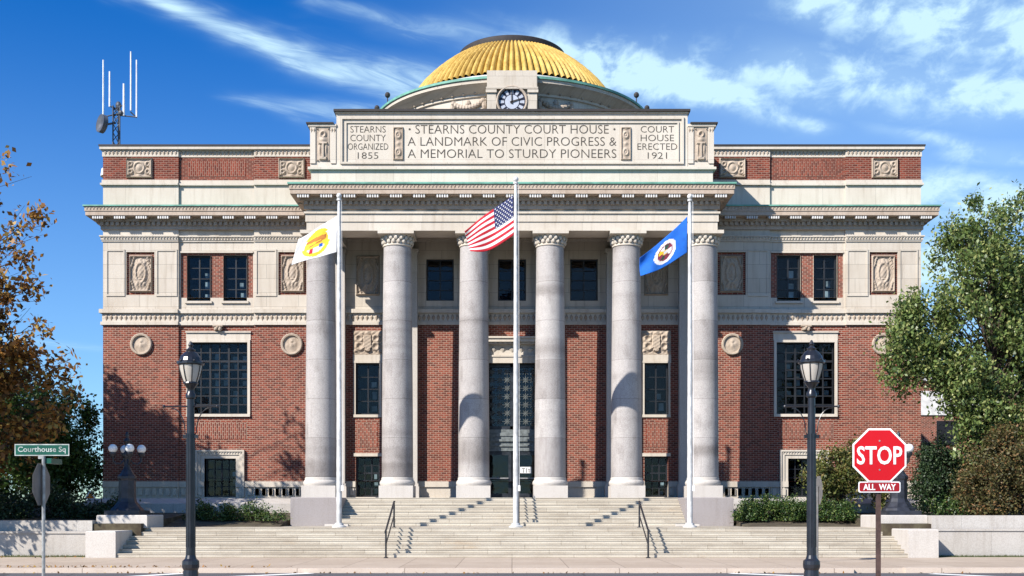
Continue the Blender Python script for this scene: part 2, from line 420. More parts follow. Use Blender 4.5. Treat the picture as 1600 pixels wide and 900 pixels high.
# ------------------------------------------------------------------ mesh builder
class MB:
    def __init__(s): s.v = []; s.f = []; s.m = []; s.cur = 0
    def add(s, vs, fs):
        o = len(s.v); s.v += [tuple(p) for p in vs]
        for f in fs: s.f.append(tuple(i + o for i in f)); s.m.append(s.cur)
        return s
    def box(s, x0, x1, y0, y1, z0, z1):
        return s.add([(x0, y0, z0), (x1, y0, z0), (x1, y1, z0), (x0, y1, z0), (x0, y0, z1), (x1, y0, z1), (x1, y1, z1), (x0, y1, z1)],
                     [(0, 3, 2, 1), (4, 5, 6, 7), (0, 1, 5, 4), (1, 2, 6, 5), (2, 3, 7, 6), (3, 0, 4, 7)])
    def quad(s, a, b, c, d): return s.add([a, b, c, d], [(0, 1, 2, 3)])
    def extrude_x(s, prof, x0, x1):
        """prof: (y,z) polygon, counter-clockwise seen from +x"""
        n = len(prof)
        vs = [(x0, y, z) for y, z in prof] + [(x1, y, z) for y, z in prof]
        fs = [(i, (i + 1) % n, n + (i + 1) % n, n + i)[::-1] for i in range(n)]
        fs += [tuple(range(n))[::-1], tuple(range(n, 2 * n))]
        return s.add(vs, fs)
    def extrude_y(s, prof, y0, y1):
        """prof: (x,z) polygon"""
        n = len(prof)
        vs = [(x, y0, z) for x, z in prof] + [(x, y1, z) for x, z in prof]
        fs = [(i, (i + 1) % n, n + (i + 1) % n, n + i) for i in range(n)]
        fs += [tuple(range(n))[::-1], tuple(range(n, 2 * n))]
        return s.add(vs, fs)
    def extrude_z(s, prof, z0, z1):
        n = len(prof)
        vs = [(x, y, z0) for x, y in prof] + [(x, y, z1) for x, y in prof]
        fs = [(i, (i + 1) % n, n + (i + 1) % n, n + i) for i in range(n)]
        fs += [tuple(range(n))[::-1], tuple(range(n, 2 * n))]
        return s.add(vs, fs)
    def lathe(s, prof, cx, cy, n=24, cap=True, a0=0.0):
        """prof: (r,z) from bottom to top"""
        vs = []; fs = []
        for r, z in prof:
            for k in range(n):
                a = a0 + 2 * pi * k / n
                vs.append((cx + r * cos(a), cy + r * sin(a), z))
        for j in range(len(prof) - 1):
            for k in range(n):
                k2 = (k + 1) % n
                fs.append((j * n + k, j * n + k2, (j + 1) * n + k2, (j + 1) * n + k))
        if cap:
            fs.append(tuple(range(n))[::-1]); fs.append(tuple(range((len(prof) - 1) * n, len(prof) * n)))
        return s.add(vs, fs)
    def tube(s, pts, rad, n=8, cap=True):
        pts = [Vector(p) for p in pts]
        if not isinstance(rad, (list, tuple)): rad = [rad] * len(pts)
        vs = []; fs = []
        up = None
        for i, p in enumerate(pts):
            d = (pts[min(i + 1, len(pts) - 1)] - pts[max(i - 1, 0)]).normalized()
            if up is None:
                up = Vector((0, 0, 1)) if abs(d.z) < .9 else Vector((1, 0, 0))
            a = d.cross(up)
            if a.length < 1e-4: a = d.cross(Vector((0, 1, 0)))
            a.normalize(); b = a.cross(d).normalized(); up = b
            for k in range(n):
                t = 2 * pi * k / n
                q = p + a * (rad[i] * cos(t)) + b * (rad[i] * sin(t))
                vs.append(tuple(q))
        for j in range(len(pts) - 1):
            for k in range(n):
                k2 = (k + 1) % n
                fs.append((j * n + k, (j + 1) * n + k, (j + 1) * n + k2, j * n + k2))
        if cap:
            fs.append(tuple(range(n))); fs.append(tuple(range((len(pts) - 1) * n, len(pts) * n))[::-1])
        return s.add(vs, fs)
    def ball(s, cx, cy, cz, rx, ry=None, rz=None, n=10, m=6):
        ry = ry or rx; rz = rz or rx
        vs = [(cx, cy, cz - rz)]; fs = []
        for j in range(1, m):
            p = -pi / 2 + pi * j / m
            for k in range(n):
                a = 2 * pi * k / n
                vs.append((cx + rx * cos(p) * cos(a), cy + ry * cos(p) * sin(a), cz + rz * sin(p)))
        vs.append((cx, cy, cz + rz)); top = len(vs) - 1
        for k in range(n):
            k2 = (k + 1) % n
            fs.append((0, 1 + k2, 1 + k)); fs.append((top, 1 + (m - 2) * n + k, 1 + (m - 2) * n + k2))
            for j in range(m - 2):
                fs.append((1 + j * n + k, 1 + j * n + k2, 1 + (j + 1) * n + k2, 1 + (j + 1) * n + k))
        return s.add(vs, fs)
    def bumps(s, x0, x1, y, z0, z1, pitch, depth, fill=.8):
        """row of carved lobes along x, facing -y"""
        n = max(1, int(round((x1 - x0) / pitch))); w = (x1 - x0) / n
        zm = (z0 + z1) / 2
        for i in range(n):
            c = x0 + (i + .5) * w; h = w * fill / 2
            s.add([(c - h, y, zm), (c, y, z0), (c + h, y, zm), (c, y, z1), (c - h * .35, y - depth, zm + (z1 - z0) * .08), (c + h * .35, y - depth, zm + (z1 - z0) * .08)],
                  [(0, 1, 4), (1, 5, 4), (1, 2, 5), (2, 3, 5), (3, 4, 5), (3, 0, 4)])
        return s
    def bumps_side(s, y0, y1, x, sgn, z0, z1, pitch, depth):
        n = max(1, int(round((y1 - y0) / pitch))); w = (y1 - y0) / n; zm = (z0 + z1) / 2
        for i in range(n):
            c = y0 + (i + .5) * w; h = w * .4
            s.add([(x, c - h, zm), (x, c, z0), (x, c + h, zm), (x, c, z1), (x + sgn * depth, c, zm)], [(0, 1, 4), (1, 2, 4), (2, 3, 4), (3, 0, 4)])
        return s
    def build_sides(s, name, mat, parent=None):
        """left and right pieces of a symmetrical course as two parts"""
        out = []
        for sg in (-1, 1):
            m = MB(); ids = {}
            for f in s.f:
                if sg * sum(s.v[i][0] for i in f) <= 0: continue
                m.f.append(tuple(ids.setdefault(i, len(ids)) for i in f)); m.m.append(0)
            if not m.f: continue
            m.v = [s.v[i] for i in ids]
            out.append(m.build(name, mat, parent))
        return out
    def build(s, name, mat, parent=None, smooth=False):
        me = bpy.data.meshes.new(name)
        me.from_pydata(s.v, [], s.f)
        mats = mat if isinstance(mat, (list, tuple)) else [mat]
        for m in mats: me.materials.append(m)
        if len(mats) > 1: me.polygons.foreach_set('material_index', s.m)
        if smooth:
            me.polygons.foreach_set('use_smooth', [True] * len(me.polygons))
            me.set_sharp_from_angle(angle=R(40))
        me.update()
        # consistent outward normals
        import bmesh
        if len(s.f) < 60000:
            bm = bmesh.new(); bm.from_mesh(me); bmesh.ops.recalc_face_normals(bm, faces=bm.faces); bm.to_mesh(me); bm.free()
        o = bpy.data.objects.new(name, me); COL.objects.link(o)
        if parent: o.parent = parent
        return o

def tag(o, label=None, cat=None, group=None, kind=None):
    if label: o['label'] = label
    if cat: o['category'] = cat
    if group: o['group'] = group
    if kind: o['kind'] = kind
    return o

def empty(name, loc, label, cat, group=None):
    o = bpy.data.objects.new(name, None); o.location = loc; o.empty_display_size = .3
    COL.objects.link(o); return tag(o, label, cat, group)

def put(o, parent):
    """parent a world-space mesh under a thing whose Empty stands at its base"""
    o.parent = parent
    o.matrix_parent_inverse = Vector((0, 0, 0)) and o.matrix_parent_inverse
    off = Vector(parent.location)
    p = parent.parent
    o.location = -off
    return o

def sub(o, part):
    o.parent = part
    return o

def struct(o): return tag(o, kind='structure')

def text_mesh(name, body, size, mat, parent, x, y, z, extrude=.004, bold=0.0, width=None, height=None, align='CENTER', shear=0, spacing=1.0, flip=False):
    """flat lettering standing in the x-z plane, facing -y; fitted to width / height"""
    cu = bpy.data.curves.new(name, 'FONT'); cu.body = body; cu.size = size; cu.align_x = align
    cu.extrude = extrude; cu.offset = bold; cu.space_character = spacing; cu.resolution_u = 3
    ob = bpy.data.objects.new(name, cu); COL.objects.link(ob)
    dg = bpy.context.evaluated_depsgraph_get(); dg.update()
    me = bpy.data.meshes.new_from_object(ob.evaluated_get(dg))
    bpy.data.objects.remove(ob); bpy.data.curves.remove(cu)
    n = len(me.vertices); co = np.empty(n * 3); me.vertices.foreach_get('co', co); co = co.reshape(-1, 3)
    lo, hi = co.min(0), co.max(0)
    kx = (width / (hi[0] - lo[0])) if width else 1
    ky = (height / (hi[1] - lo[1])) if height else (kx if width else 1)
    if height and not width: kx = ky
    c = np.empty_like(co)
    cx = (lo[0] + hi[0]) / 2
    c[:, 0] = (co[:, 0] - cx) * kx
    c[:, 2] = (co[:, 1] - (lo[1] + hi[1]) / 2) * ky
    c[:, 1] = -co[:, 2]
    c += np.array([x, y, z])
    me.vertices.foreach_set('co', c.ravel()); me.materials.clear(); me.materials.append(mat); me.update()
    o = bpy.data.objects.new(name, me); COL.objects.link(o)
    if parent: o.parent = parent
    return o

def merge_text(name, objs, mat, parent):
    v = []; f = []
    for o in objs:
        k = len(v); me = o.data
        v += [tuple(p.co) for p in me.vertices]; f += [tuple(i + k for i in p.vertices) for p in me.polygons]
        bpy.data.objects.remove(o)
    me = bpy.data.meshes.new(name); me.from_pydata(v, [], f); me.materials.append(mat)
    o = bpy.data.objects.new(name, me); COL.objects.link(o); o.parent = parent
    return o

# ------------------------------------------------------------------ the setting
YW = 50.0            # facade plane
gmb = MB(); gmb.box(-2500, 2500, -2500, 2500, -1.2, -.25)
struct(gmb.build('ground', M['lawn']))
mb = MB(); mb.box(-300, 300, 21.6, 31.72, -.24, -.13); mb.box(-4.6, 4.6, -200, 21.6, -.24, -.13)
struct(mb.build('road', M['asphalt']))
mb = MB()
mb.box(-300, 300, 32.0, 38.9, -.24, 0)
struct(mb.build('sidewalk', M['paving']))
mb = MB(); mb.box(-300, 9.55, 31.72, 32.0, -.24, .0); mb.box(11.0, 300, 31.72, 32.0, -.24, .012); mb.box(9.55, 11.0, 31.84, 32.0, -.24, .0)
struct(mb.build('kerb', M['kerb']))
mb = MB()
for s_ in (-1, 1):
    xs = sorted((s_ * 4.9, s_ * 7.4)); mb.box(xs[0], xs[1], -200, 21.3, -.24, 0)
    xs = sorted((s_ * 7.4, s_ * 300)); mb.box(xs[0], xs[1], 18.9, 21.3, -.24, 0)
struct(mb.build('near_sidewalk', M['paving']))
mb = MB(); mb.box(-4.9, -4.6, -200, 21.3, -.24, .004); mb.box(4.6, 4.9, -200, 21.3, -.24, .004); mb.box(-300, -4.6, 21.3, 21.6, -.24, .004); mb.box(4.6, 300, 21.3, 21.6, -.24, .004)
struct(mb.build('near_kerb', M['kerb']))
# painted crossing lines, worn
mb = MB()
def stripe(ax, ay, bx, by, w):
    dx_, dy_ = bx - ax, by - ay; L = math.hypot(dx_, dy_); nx, ny = -dy_ / L * w / 2, dx_ / L * w / 2
    mb.box(0, 0, 0, 0, 0, 0) if False else None
    mb.quad((ax - nx, ay - ny, -.126), (bx - nx, by - ny, -.126), (bx + nx, by + ny, -.126), (ax + nx, ay + ny, -.126))
stripe(-5.6, 31.62, -8.3, 29.2, .42); stripe(-9.1, 31.62, -10.6, 29.2, .42)
stripe(6.1, 31.6, 9.3, 29.0, .42); stripe(11.6, 31.4, 13.6, 29.0, .42)
mb.box(-4.4, 4.4, 19.2, 19.7, -.131, -.1255)
struct(mb.build('road_marking', M['paint']))
# raised beds on both sides of the steps
for sg in (-1, 1):
    mb = MB()
    xa, xb = (13.1, 120)
    prof = [(40.1, -.3), (80, -.3), (80, 1.95), (49.9, 1.95), (46.0, 1.45), (40.1, 1.12)]
    xs = sorted((sg * xa, sg * xb)); mb.extrude_x(prof, xs[0], xs[1])
    xs = sorted((sg * 8.75, sg * 13.1)); mb.extrude_x([(42.7, -.3), (49.9, -.3), (49.9, 1.95), (46.0, 1.45), (42.7, .99)], xs[0], xs[1])
    struct(mb.build('planting_bed', M['soil']))

# ------------------------------------------------------------------ stairs
def flight(x0, x1, y_foot, z0, n, rise, tread, y_back, name, label, bot):
    prof = [(y_foot + .02, bot)]
    y, z = y_foot, z0
    for i in range(n):
        z2 = z0 + (i + 1) * rise
        prof += [(y + .02, z), (y + .02, z2 - .035), (y, z2 - .03), (y, z2)]
        z = z2
        if i < n - 1: y += tread
    prof += [(y_back, z), (y_back, bot)]
    m = MB(); m.extrude_x(prof[::-1], x0, x1)
    return tag(m.build(name, M['step']), label, 'stairs')
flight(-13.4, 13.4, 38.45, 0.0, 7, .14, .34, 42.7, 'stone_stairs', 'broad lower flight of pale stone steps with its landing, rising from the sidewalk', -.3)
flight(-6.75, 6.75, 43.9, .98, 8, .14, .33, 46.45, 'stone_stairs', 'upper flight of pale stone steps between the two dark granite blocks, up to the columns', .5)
mb = MB(); mb.box(-8.75, 8.75, 42.7, 46.45, -.2, .978)
struct(mb.build('landing_base', M['step']))

# ------------------------------------------------------------------ the courthouse
CH = empty('courthouse', (0, 0, 0), 'red brick and limestone courthouse with six tall columns and a gold dome', 'courthouse')
HX = 18.0
IV = [(-HX, -14.68, 0), (-14.68, -11.35, .1), (-11.35, 11.35, 0), (11.35, 14.68, .1), (14.68, HX, 0)]
YB = 76.0

def run(m, z0, z1, proud=0.0, back=.4, x_lo=-HX, x_hi=HX, sides=True):
    """a horizontal course across the facade, following the shallow recesses, returning along both flanks"""
    for a, b, rec in IV:
        a2, b2 = max(a, x_lo), min(b, x_hi)
        if b2 <= a2: continue
        e0 = -proud if (a2 == -HX) else 0; e1 = proud if (b2 == HX) else 0
        m.box(a2 + e0, b2 + e1, YW + rec - proud, YW + back, z0, z1)
    if sides:
        m.box(-HX - proud, -HX + .4, YW + back, YB, z0, z1); m.box(HX - .4, HX + proud, YW + back, YB, z0, z1)

def holed(m, x0, x1, z0, z1, y, thick, holes):
    """wall slab facing -y with rectangular openings and reveals"""
    hs = [h for h in holes if h[0] < x1 and h[1] > x0 and h[2] < z1 and h[3] > z0]
    xs = sorted({x0, x1, *[min(max(h[0], x0), x1) for h in hs], *[min(max(h[1], x0), x1) for h in hs]})
    zs = sorted({z0, z1, *[min(max(h[2], z0), z1) for h in hs], *[min(max(h[3], z0), z1) for h in hs]})
    for i in range(len(xs) - 1):
        for j in range(len(zs) - 1):
            cx, cz = (xs[i] + xs[i + 1]) / 2, (zs[j] + zs[j + 1]) / 2
            if any(h[0] < cx < h[1] and h[2] < cz < h[3] for h in hs): continue
            m.quad((xs[i], y, zs[j]), (xs[i + 1], y, zs[j]), (xs[i + 1], y, zs[j + 1]), (xs[i], y, zs[j + 1]))
    y2 = y + thick
    for a, b, c, d in hs:
        a, b, c, d = max(a, x0), min(b, x1), max(c, z0), min(d, z1)
        m.quad((a, y, c), (a, y2, c), (a, y2, d), (a, y, d)); m.quad((b, y, c), (b, y, d), (b, y2, d), (b, y2, c))
        m.quad((a, y, d), (a, y2, d), (b, y2, d), (b, y, d)); m.quad((a, y, c), (b, y, c), (b, y2, c), (a, y2, c))
    m.quad((x0, y, z0), (x0, y, z1), (x0, y2, z1), (x0, y2, z0)); m.quad((x1, y, z0), (x1, y2, z0), (x1, y2, z1), (x1, y, z1))

# --- openings (x0,x1,z0,z1)
UP = [(11.69, 12.73, 10.80, 12.83), (13.30, 14.34, 10.80, 12.83)]
BIG = (11.66, 14.22, 5.82, 8.98)
LOW = (12.17, 13.56, 2.16, 3.86)
PW = (5.83, 6.88, 5.79, 8.06)       # porch side windows
PL = (5.83, 6.88, 2.16, 3.95)       # porch low openings
PU = [(-.62, .62, 10.80, 12.65), (2.56, 3.78, 10.80, 12.65)]
DOOR = (-1.22, 1.22, 2.1, 8.05)
def mir(h): return (-h[1], -h[0], h[2], h[3])
holes = [BIG, LOW, PW, PL] + UP
holes += [mir(h) for h in holes] + PU + [mir(PU[1]), DOOR]

mb = MB()
for a, b, rec in IV: holed(mb, a, b, 2.85, 9.73, YW + rec, .45, holes)
for s_ in (-1, 1):
    xs = sorted((s_ * HX, s_ * (HX - .4))); mb.box(xs[0], xs[1], YW + .45, YB, 2.0, 9.73)
mb.box(-HX + .4, HX - .4, YB - .4, YB, 2.0, 17.0)
mb.build('brick_wall', M['brick'], CH)

# base course with its row of raised blocks
mb = MB()
cut = [LOW, mir(LOW), PL, mir(PL), DOOR]
def split(x0, x1, holes_):
    segs = [(x0, x1)]
    for h in holes_:
        out = []
        for a, b in segs:
            if h[1] <= a or h[0] >= b: out.append((a, b)); continue
            if h[0] > a: out.append((a, h[0]))
            if h[1] < b: out.append((h[1], b))
        segs = out
    return segs
for a, b, rec in IV:
    for c, d in split(a, b, cut):
        mb.box(c, d, YW + rec - .05, YW + .45, 1.8, 2.18); mb.box(c, d, YW + rec - .02, YW + .45, 2.18, 2.60); mb.box(c, d, YW + rec - .09, YW + .45, 2.60, 2.85)
        if abs((c + d) / 2) > 8.6 or b > 12 or a < -12:
            c2, d2 = (c, d)
            if c < 0 < d: continue
            n = int((d2 - c2) / .29)
            for i in range(n):
                x = c2 + (i + .5) * (d2 - c2) / n
                mb.box(x - .085, x + .085, YW + rec - .09, YW + rec - .02, 2.24, 2.54)
for c, d in ((-11.35, -8.7), (8.7, 11.35)):
    for i in range(9):
        x = c + (i + .5) * (d - c) / 9
        mb.box(x - .085, x + .085, YW - .09, YW - .02, 2.24, 2.54)
for s_ in (-1, 1):
    xs = sorted((s_ * (HX + .09), s_ * (HX - .4))); mb.box(xs[0], xs[1], YW + .45, YB, 1.8, 2.85)
mb.build_sides('base_course', M['lime_plain'], CH)

# carved band between brick and stone storeys
mb = MB(); run(mb, 9.73, 9.87, .09); run(mb, 9.87, 10.25, .03); run(mb, 10.25, 10.42, .14)
mb.build('string_course', M['lime_plain'], CH)
mb = MB()
for a, b, rec in IV: mb.bumps(a + .05, b - .05, YW + rec - .03, 9.90, 10.22, .21, .055)
mb.build('carved_band', M['lime_carved'], CH)

# limestone upper storey
mb = MB()
PANEL_B = []          # brick-lined panels holding the tall reliefs
for s_ in (-1, 1):
    for c in (9.67, 16.36):
        PANEL_B.append((s_ * c - .62, s_ * c + .62, 11.05, 12.95))
BR = (11.42, 14.61, 10.95, 12.92)
up_holes = holes + PANEL_B + [BR, mir(BR)]
for a, b, rec in IV: holed(mb, a, b, 10.42, 13.4, YW + rec, .45, up_holes)
for s_ in (-1, 1):
    xs = sorted((s_ * HX, s_ * (HX - .4))); mb.box(xs[0], xs[1], YW + .45, YB, 10.42, 13.4)
# flat pilaster strips with sunk panels
for s_ in (-1, 1):
    for a, b in ((17.10, 17.80), (14.80, 15.60), (10.42, 11.22)):
        xs = sorted((s_ * a, s_ * b))
        for (p, q, r_, t) in ((xs[0] - .06, xs[1] + .06, 11.0, 11.08), (xs[0] - .06, xs[1] + .06, 12.98, 13.06), (xs[0] - .06, xs[0], 11.08, 12.98), (xs[1], xs[1] + .06, 11.08, 12.98)):
            mb.box(p, q, YW - .035, YW + .02, r_, t)
mb.build('stone_storey', M['lime'], CH)
# brick in-fill around the upper windows and behind the reliefs
mb = MB()
for hh in (BR, mir(BR)):
    holed(mb, hh[0], hh[1], hh[2], hh[3], YW + .16, .3, holes)
mb.build_sides('brick_infill', M['brick'], CH)
for hh in PANEL_B:
    mb = MB(); mb.quad((hh[0], YW + .09, hh[2]), (hh[1], YW + .09, hh[2]), (hh[1], YW + .09, hh[3]), (hh[0], YW + .09, hh[3]))
    mb.build('brick_infill', M['brick'], CH)
mb = MB()
for s_ in (-1, 1):
    a, b = sorted((s_ * BR[0], s_ * BR[1])); mb.box(a, b, YW + .05, YW + .3, 12.92, 13.0)
mb.build_sides('lintel_course', M['lime_plain'], CH)

# egg moulding, frieze, main cornice of the wings
mb = MB(); run(mb, 13.4, 13.47, .05); run(mb, 13.47, 13.60, .08); run(mb, 13.60, 13.66, .13)
for a, b, rec in IV: mb.bumps(a + .02, b - .02, YW + rec - .08, 13.475, 13.595, .13, .05)
run(mb, 13.66, 13.92, 0.0)
mb.build('frieze', M['lime_plain'], CH)

P_ = .57
def cornice(m, x0, x1, yf, end0, end1, mut_pitch=.93):
    """front-facing Doric cornice: dentils, mutules with pegs, corona, carved gutter moulding"""
    e = lambda p: (x0 - (p if end0 else 0), x1 + (p if end1 else 0))
    a, b = e(.08); m.box(a, b, yf - .08, yf + .4, 13.92, 14.06)
    a, b = e(.10); m.box(a, b, yf - .10, yf + .4, 14.06, 14.24)
    n = int((b - a) / .225)
    for i in range(n):
        x = a + (i + .5) * (b - a) / n; m.box(x - .065, x + .065, yf - .20, yf - .10, 14.09, 14.235)
    a, b = e(.23); m.box(a, b, yf - .23, yf + .4, 14.24, 14.30)
    a, b = e(P_ - .05); n = max(1, int(round((b - a) / mut_pitch)))
    for i in range(n):
        x = a + (i + .5) * (b - a) / n
        m.box(x - .27, x + .27, yf - P_ + .07, yf - .232, 14.345, 14.40)
    a, b = e(.23); m.box(a, b, yf - .23, yf + .4, 14.30, 14.40)
    a, b = e(P_ - .06); m.box(a, b, yf - P_ + .06, yf + .4, 14.40, 14.42)
    a, b = e(P_); m.box(a, b, yf - P_, yf + .4, 14.42, 14.60)
    a, b = e(P_ + .03); m.box(a, b, yf - P_ - .03, yf + .4, 14.60, 14.80)

def guttae(m, x0, x1, yf, end0, end1, mut_pitch=.93):
    a, b = (x0 - (P_ - .05 if end0 else 0), x1 + (P_ - .05 if end1 else 0)); n = max(1, int(round((b - a) / mut_pitch)))
    for i in range(n):
        x = a + (i + .5) * (b - a) / n
        for k in range(5):
            c = x - .20 + k * .10; m.box(c - .030, c + .030, yf - P_ + .03, yf - P_ + .10, 14.285, 14.405)

def cornice_side(m, y0, y1, xf, sg, top=True):
    def bx(p, z0, z1, q=.4):
        xs = sorted((xf + sg * p, xf - sg * q)); m.box(xs[0], xs[1], y0, y1, z0, z1)
    bx(.08, 13.92, 14.06); bx(.10, 14.06, 14.24); bx(.23, 14.24, 14.40); bx(P_ - .06, 14.40, 14.42); bx(P_, 14.42, 14.60); bx(P_ + .03, 14.60, 14.80)
    n = int((y1 - y0) / .225)
    for i in range(n):
        y = y0 + (i + .5) * (y1 - y0) / n; xs = sorted((xf + sg * .10, xf + sg * .20)); m.box(xs[0], xs[1], y - .065, y + .065, 14.09, 14.235)
    n = max(1, int((y1 - y0) / .93))
    for i in range(n):
        y = y0 + (i + .5) * (y1 - y0) / n; xs = sorted((xf + sg * .232, xf + sg * (P_ - .07))); m.box(xs[0], xs[1], y - .27, y + .27, 14.345, 14.40)

PX = 8.43           # half width of the portico frieze
PYF = 46.6          # its front face
for s_ in (-1, 1):
    mb = MB()
    x0, x1 = sorted((s_ * (PX + P_ + .04), s_ * HX))
    cornice(mb, x0, x1, YW, s_ < 0, s_ > 0)
    cornice_side(mb, YW + .4, YB, s_ * HX, s_)
    c = mb.build('cornice', M['cornice_tan'], CH)
    g1 = MB(); guttae(g1, x0, x1, YW, s_ < 0, s_ > 0); g1.build('gutta_row', M['offwhite'], c)
    g2 = MB(); g2.bumps(x0 - (P_ if s_ < 0 else 0), x1 + (P_ if s_ > 0 else 0), YW - P_ - .03, 14.62, 14.78, .15, .03); g2.build('carved_moulding', M['lime_carved'], c)
    g3 = MB(); a, b = x0 - (P_ + .09 if s_ < 0 else 0), x1 + (P_ + .09 if s_ > 0 else 0)
    g3.extrude_x([(YW - P_ - .09, 14.80), (YW + .3, 14.80), (YW + .3, 15.02), (YW - P_ - .09, 14.86)], a, b)
    xs = sorted((s_ * (HX + P_ + .09), s_ * (HX - .3))); g3.box(xs[0], xs[1], YW + .3, YB, 14.80, 14.93)
    g3.build('copper_flashing', M['copper'], c)

# attic of the wings
mb = MB()
for s_ in (-1, 1):
    lo, hi = sorted((s_ * 8.3, s_ * HX))
    for a, b, rec in IV:
        a2, b2 = max(a, lo), min(b, hi)
        if b2 <= a2: continue
        mb.box(a2, b2, YW + rec, YW + .6, 14.9, 15.88)
        e0 = .1 if a2 == -HX else 0; e1 = .1 if b2 == HX else 0
        mb.box(a2 - e0, b2 + e1, YW + rec - .10, YW + .6, 15.88, 15.97)
        mb.box(a2 - e0 * .5, b2 + e1 * .5, YW + rec - .04, YW + .6, 15.97, 16.12)
    xs = sorted((s_ * HX, s_ * (HX - .5))); mb.box(xs[0], xs[1], YW + .6, YB, 14.9, 15.88)
mb.build_sides('blocking_course', M['lime_plain'], CH)
mb = MB()
for s_ in (-1, 1):
    lo, hi = sorted((s_ * 8.3, s_ * HX))
    for a, b, rec in IV:
        a2, b2 = max(a, lo), min(b, hi)
        if b2 > a2: mb.box(a2, b2, YW + rec, YW + .6, 16.12, 17.14)
    xs = sorted((s_ * HX, s_ * (HX - .5))); mb.box(xs[0], xs[1], YW + .6, YB, 15.88, 17.14)
mb.build_sides('brick_parapet', M['brick_attic'], CH)
mb = MB()
for s_ in (-1, 1):
    a, b = sorted((s_ * 11.75, s_ * 14.28)); mb.box(a, b, YW + .085, YW + .2, 16.30, 16.98)
mb.build_sides('soldier_panel', M['soldier_attic'], CH)
mb = MB(); mc = MB(); md = MB()
for s_ in (-1, 1):
    lo, hi = sorted((s_ * 8.3, s_ * HX))
    for a, b, rec in IV:
        a2, b2 = max(a, lo), min(b, hi)
        if b2 <= a2: continue
        e0 = 1 if a2 == -HX else 0; e1 = 1 if b2 == HX else 0
        mb.box(a2 - .03 * e0, b2 + .03 * e1, YW + rec - .03, YW + .6, 17.14, 17.44)
        mb.box(a2 - .12 * e0, b2 + .12 * e1, YW - .13, YW + .6, 17.44, 17.57)
        mc.bumps(a2 + .03, b2 - .03, YW + rec - .03, 17.18, 17.42, .17, .045)
        md.box(a2 - .15 * e0, b2 + .15 * e1, YW - .16, YW + .6, 17.57, 17.64)
    xs = sorted((s_ * (HX + .12), s_ * (HX - .5))); mb.box(xs[0], xs[1], YW + .6, YB, 17.14, 17.57)
cps = mb.build_sides('coping', M['lime_plain'], CH)
for o, cp in zip(mc.build_sides('carved_band', M['lime_carved'], None) + md.build_sides('roof_edge', M['dark'], None), cps + cps): o.parent = cp
mb = MB(); mb.box(-HX + .5, HX - .5, YW + .6, YB, 16.6, 16.9); mb.build('roof', M['roof'], CH)

# --- carved reliefs
def relief(name, x, y, z, w, h, fn, mat, parent, nx=26, nz=34, depth=.10):
    vs = []; fs = []
    for j in range(nz + 1):
        for i in range(nx + 1):
            u, v = -1 + 2 * i / nx, -1 + 2 * j / nz
            d = fn(u, v) if 0 < i < nx and 0 < j < nz else 0
            vs.append((x + u * w / 2, y - .02 - depth * d, z + v * h / 2))
    for j in range(nz):
        for i in range(nx):
            k = j * (nx + 1) + i; fs.append((k, k + 1, k + nx + 2, k + nx + 1))
    m = MB(); m.add(vs, fs); m.box(x - w / 2, x + w / 2, y - .018, y + .05, z - h / 2, z + h / 2)
    return m.build(name, mat, parent, False)

def gs(u, v, cx, cy, r, k=1.0, asp=1.0): return math.exp(-k * (((u - cx) / r) ** 2 + ((v - cy) / (r * asp)) ** 2))
def ringf(u, v, cx, cy, r, t, asp=1.0):
    d = math.hypot(u - cx, (v - cy) / asp); return math.exp(-((d - r) / t) ** 2)
def fr_border(u, v, t=.08):
    e = min(1 - abs(u), 1 - abs(v)); return 1.0 if e < t else 0.0
def f_tall(u, v):         # tall panel: chamfered frame, shield and ribbons
    a = abs(u)
    b = fr_border(u, v, .10) * .9
    cut_ = abs(a + .55 * abs(v) - 1.05) < .07
    b = max(b, .6 if cut_ and a < .9 else 0)
    b = max(b, .8 * gs(u, v, 0, .05, .32, 1, 1.2), .8 * ringf(u, v, 0, .05, .42, .10, 1.3), .7 * gs(a, v, .28, -.55, .16), .7 * gs(u, v, 0, .66, .17), .6 * gs(a, v, .3, .6, .14), .7 * gs(u, v, 0, -.62, .13), .5 * (1 if abs(v + .3) < .04 and a < .5 else 0))
    return b + .10 * sin(19 * u) * sin(23 * v) * (a < .7)
def f_attic(u, v):        # square panel: scrolls either side of a wreathed shield
    a = abs(u)
    b = fr_border(u, v, .11)
    b = max(b, .9 * gs(u, v, 0, 0, .26, 1, 1.5), .8 * ringf(u, v, 0, 0, .38, .09, 1.4), .8 * ringf(a, v, .66, .38, .15, .07, 1.3), .8 * ringf(a, v, .66, -.38, .15, .07, 1.3), .7 * (1 if abs(a - .82) < .05 and abs(v) < .7 else 0), .6 * gs(u, v, 0, -.75, .2))
    return b
def f_shield(u, v):       # coat of arms with mantling
    a = abs(u)
    sh = 1.0 if (a < .30 - .28 * max(0, -v - .1) ** 1.2 and -.75 < v < .62) else 0
    b = max(.95 * sh, .7 * ringf(a, v, .58, .35, .22, .10, 1.2), .7 * ringf(a, v, .55, -.30, .24, .10, 1.2), .65 * gs(a, v, .82, .75, .15), .65 * gs(a, v, .82, -.7, .14), .7 * gs(u, v, 0, .82, .22), .6 * gs(a, v, .36, .8, .12))
    return b + .08 * sin(17 * u) * sin(21 * v)
def f_strip(u, v):        # narrow upright strip of two rosettes
    b = fr_border(u, v, .16) * .8 if abs(u) > .75 or abs(v) > .93 else 0
    return max(b, .9 * ringf(u, v, 0, .52, .42, .2, .42), .9 * ringf(u, v, 0, -.52, .42, .2, .42), .8 * gs(u, v, 0, .52, .2, 1, .42), .8 * gs(u, v, 0, -.52, .2, 1, .42), .7 * gs(u, v, 0, 0, .35, 1, .3), .6 * gs(u, v, 0, .85, .4, 1, .12), .6 * gs(u, v, 0, -.85, .4, 1, .12))
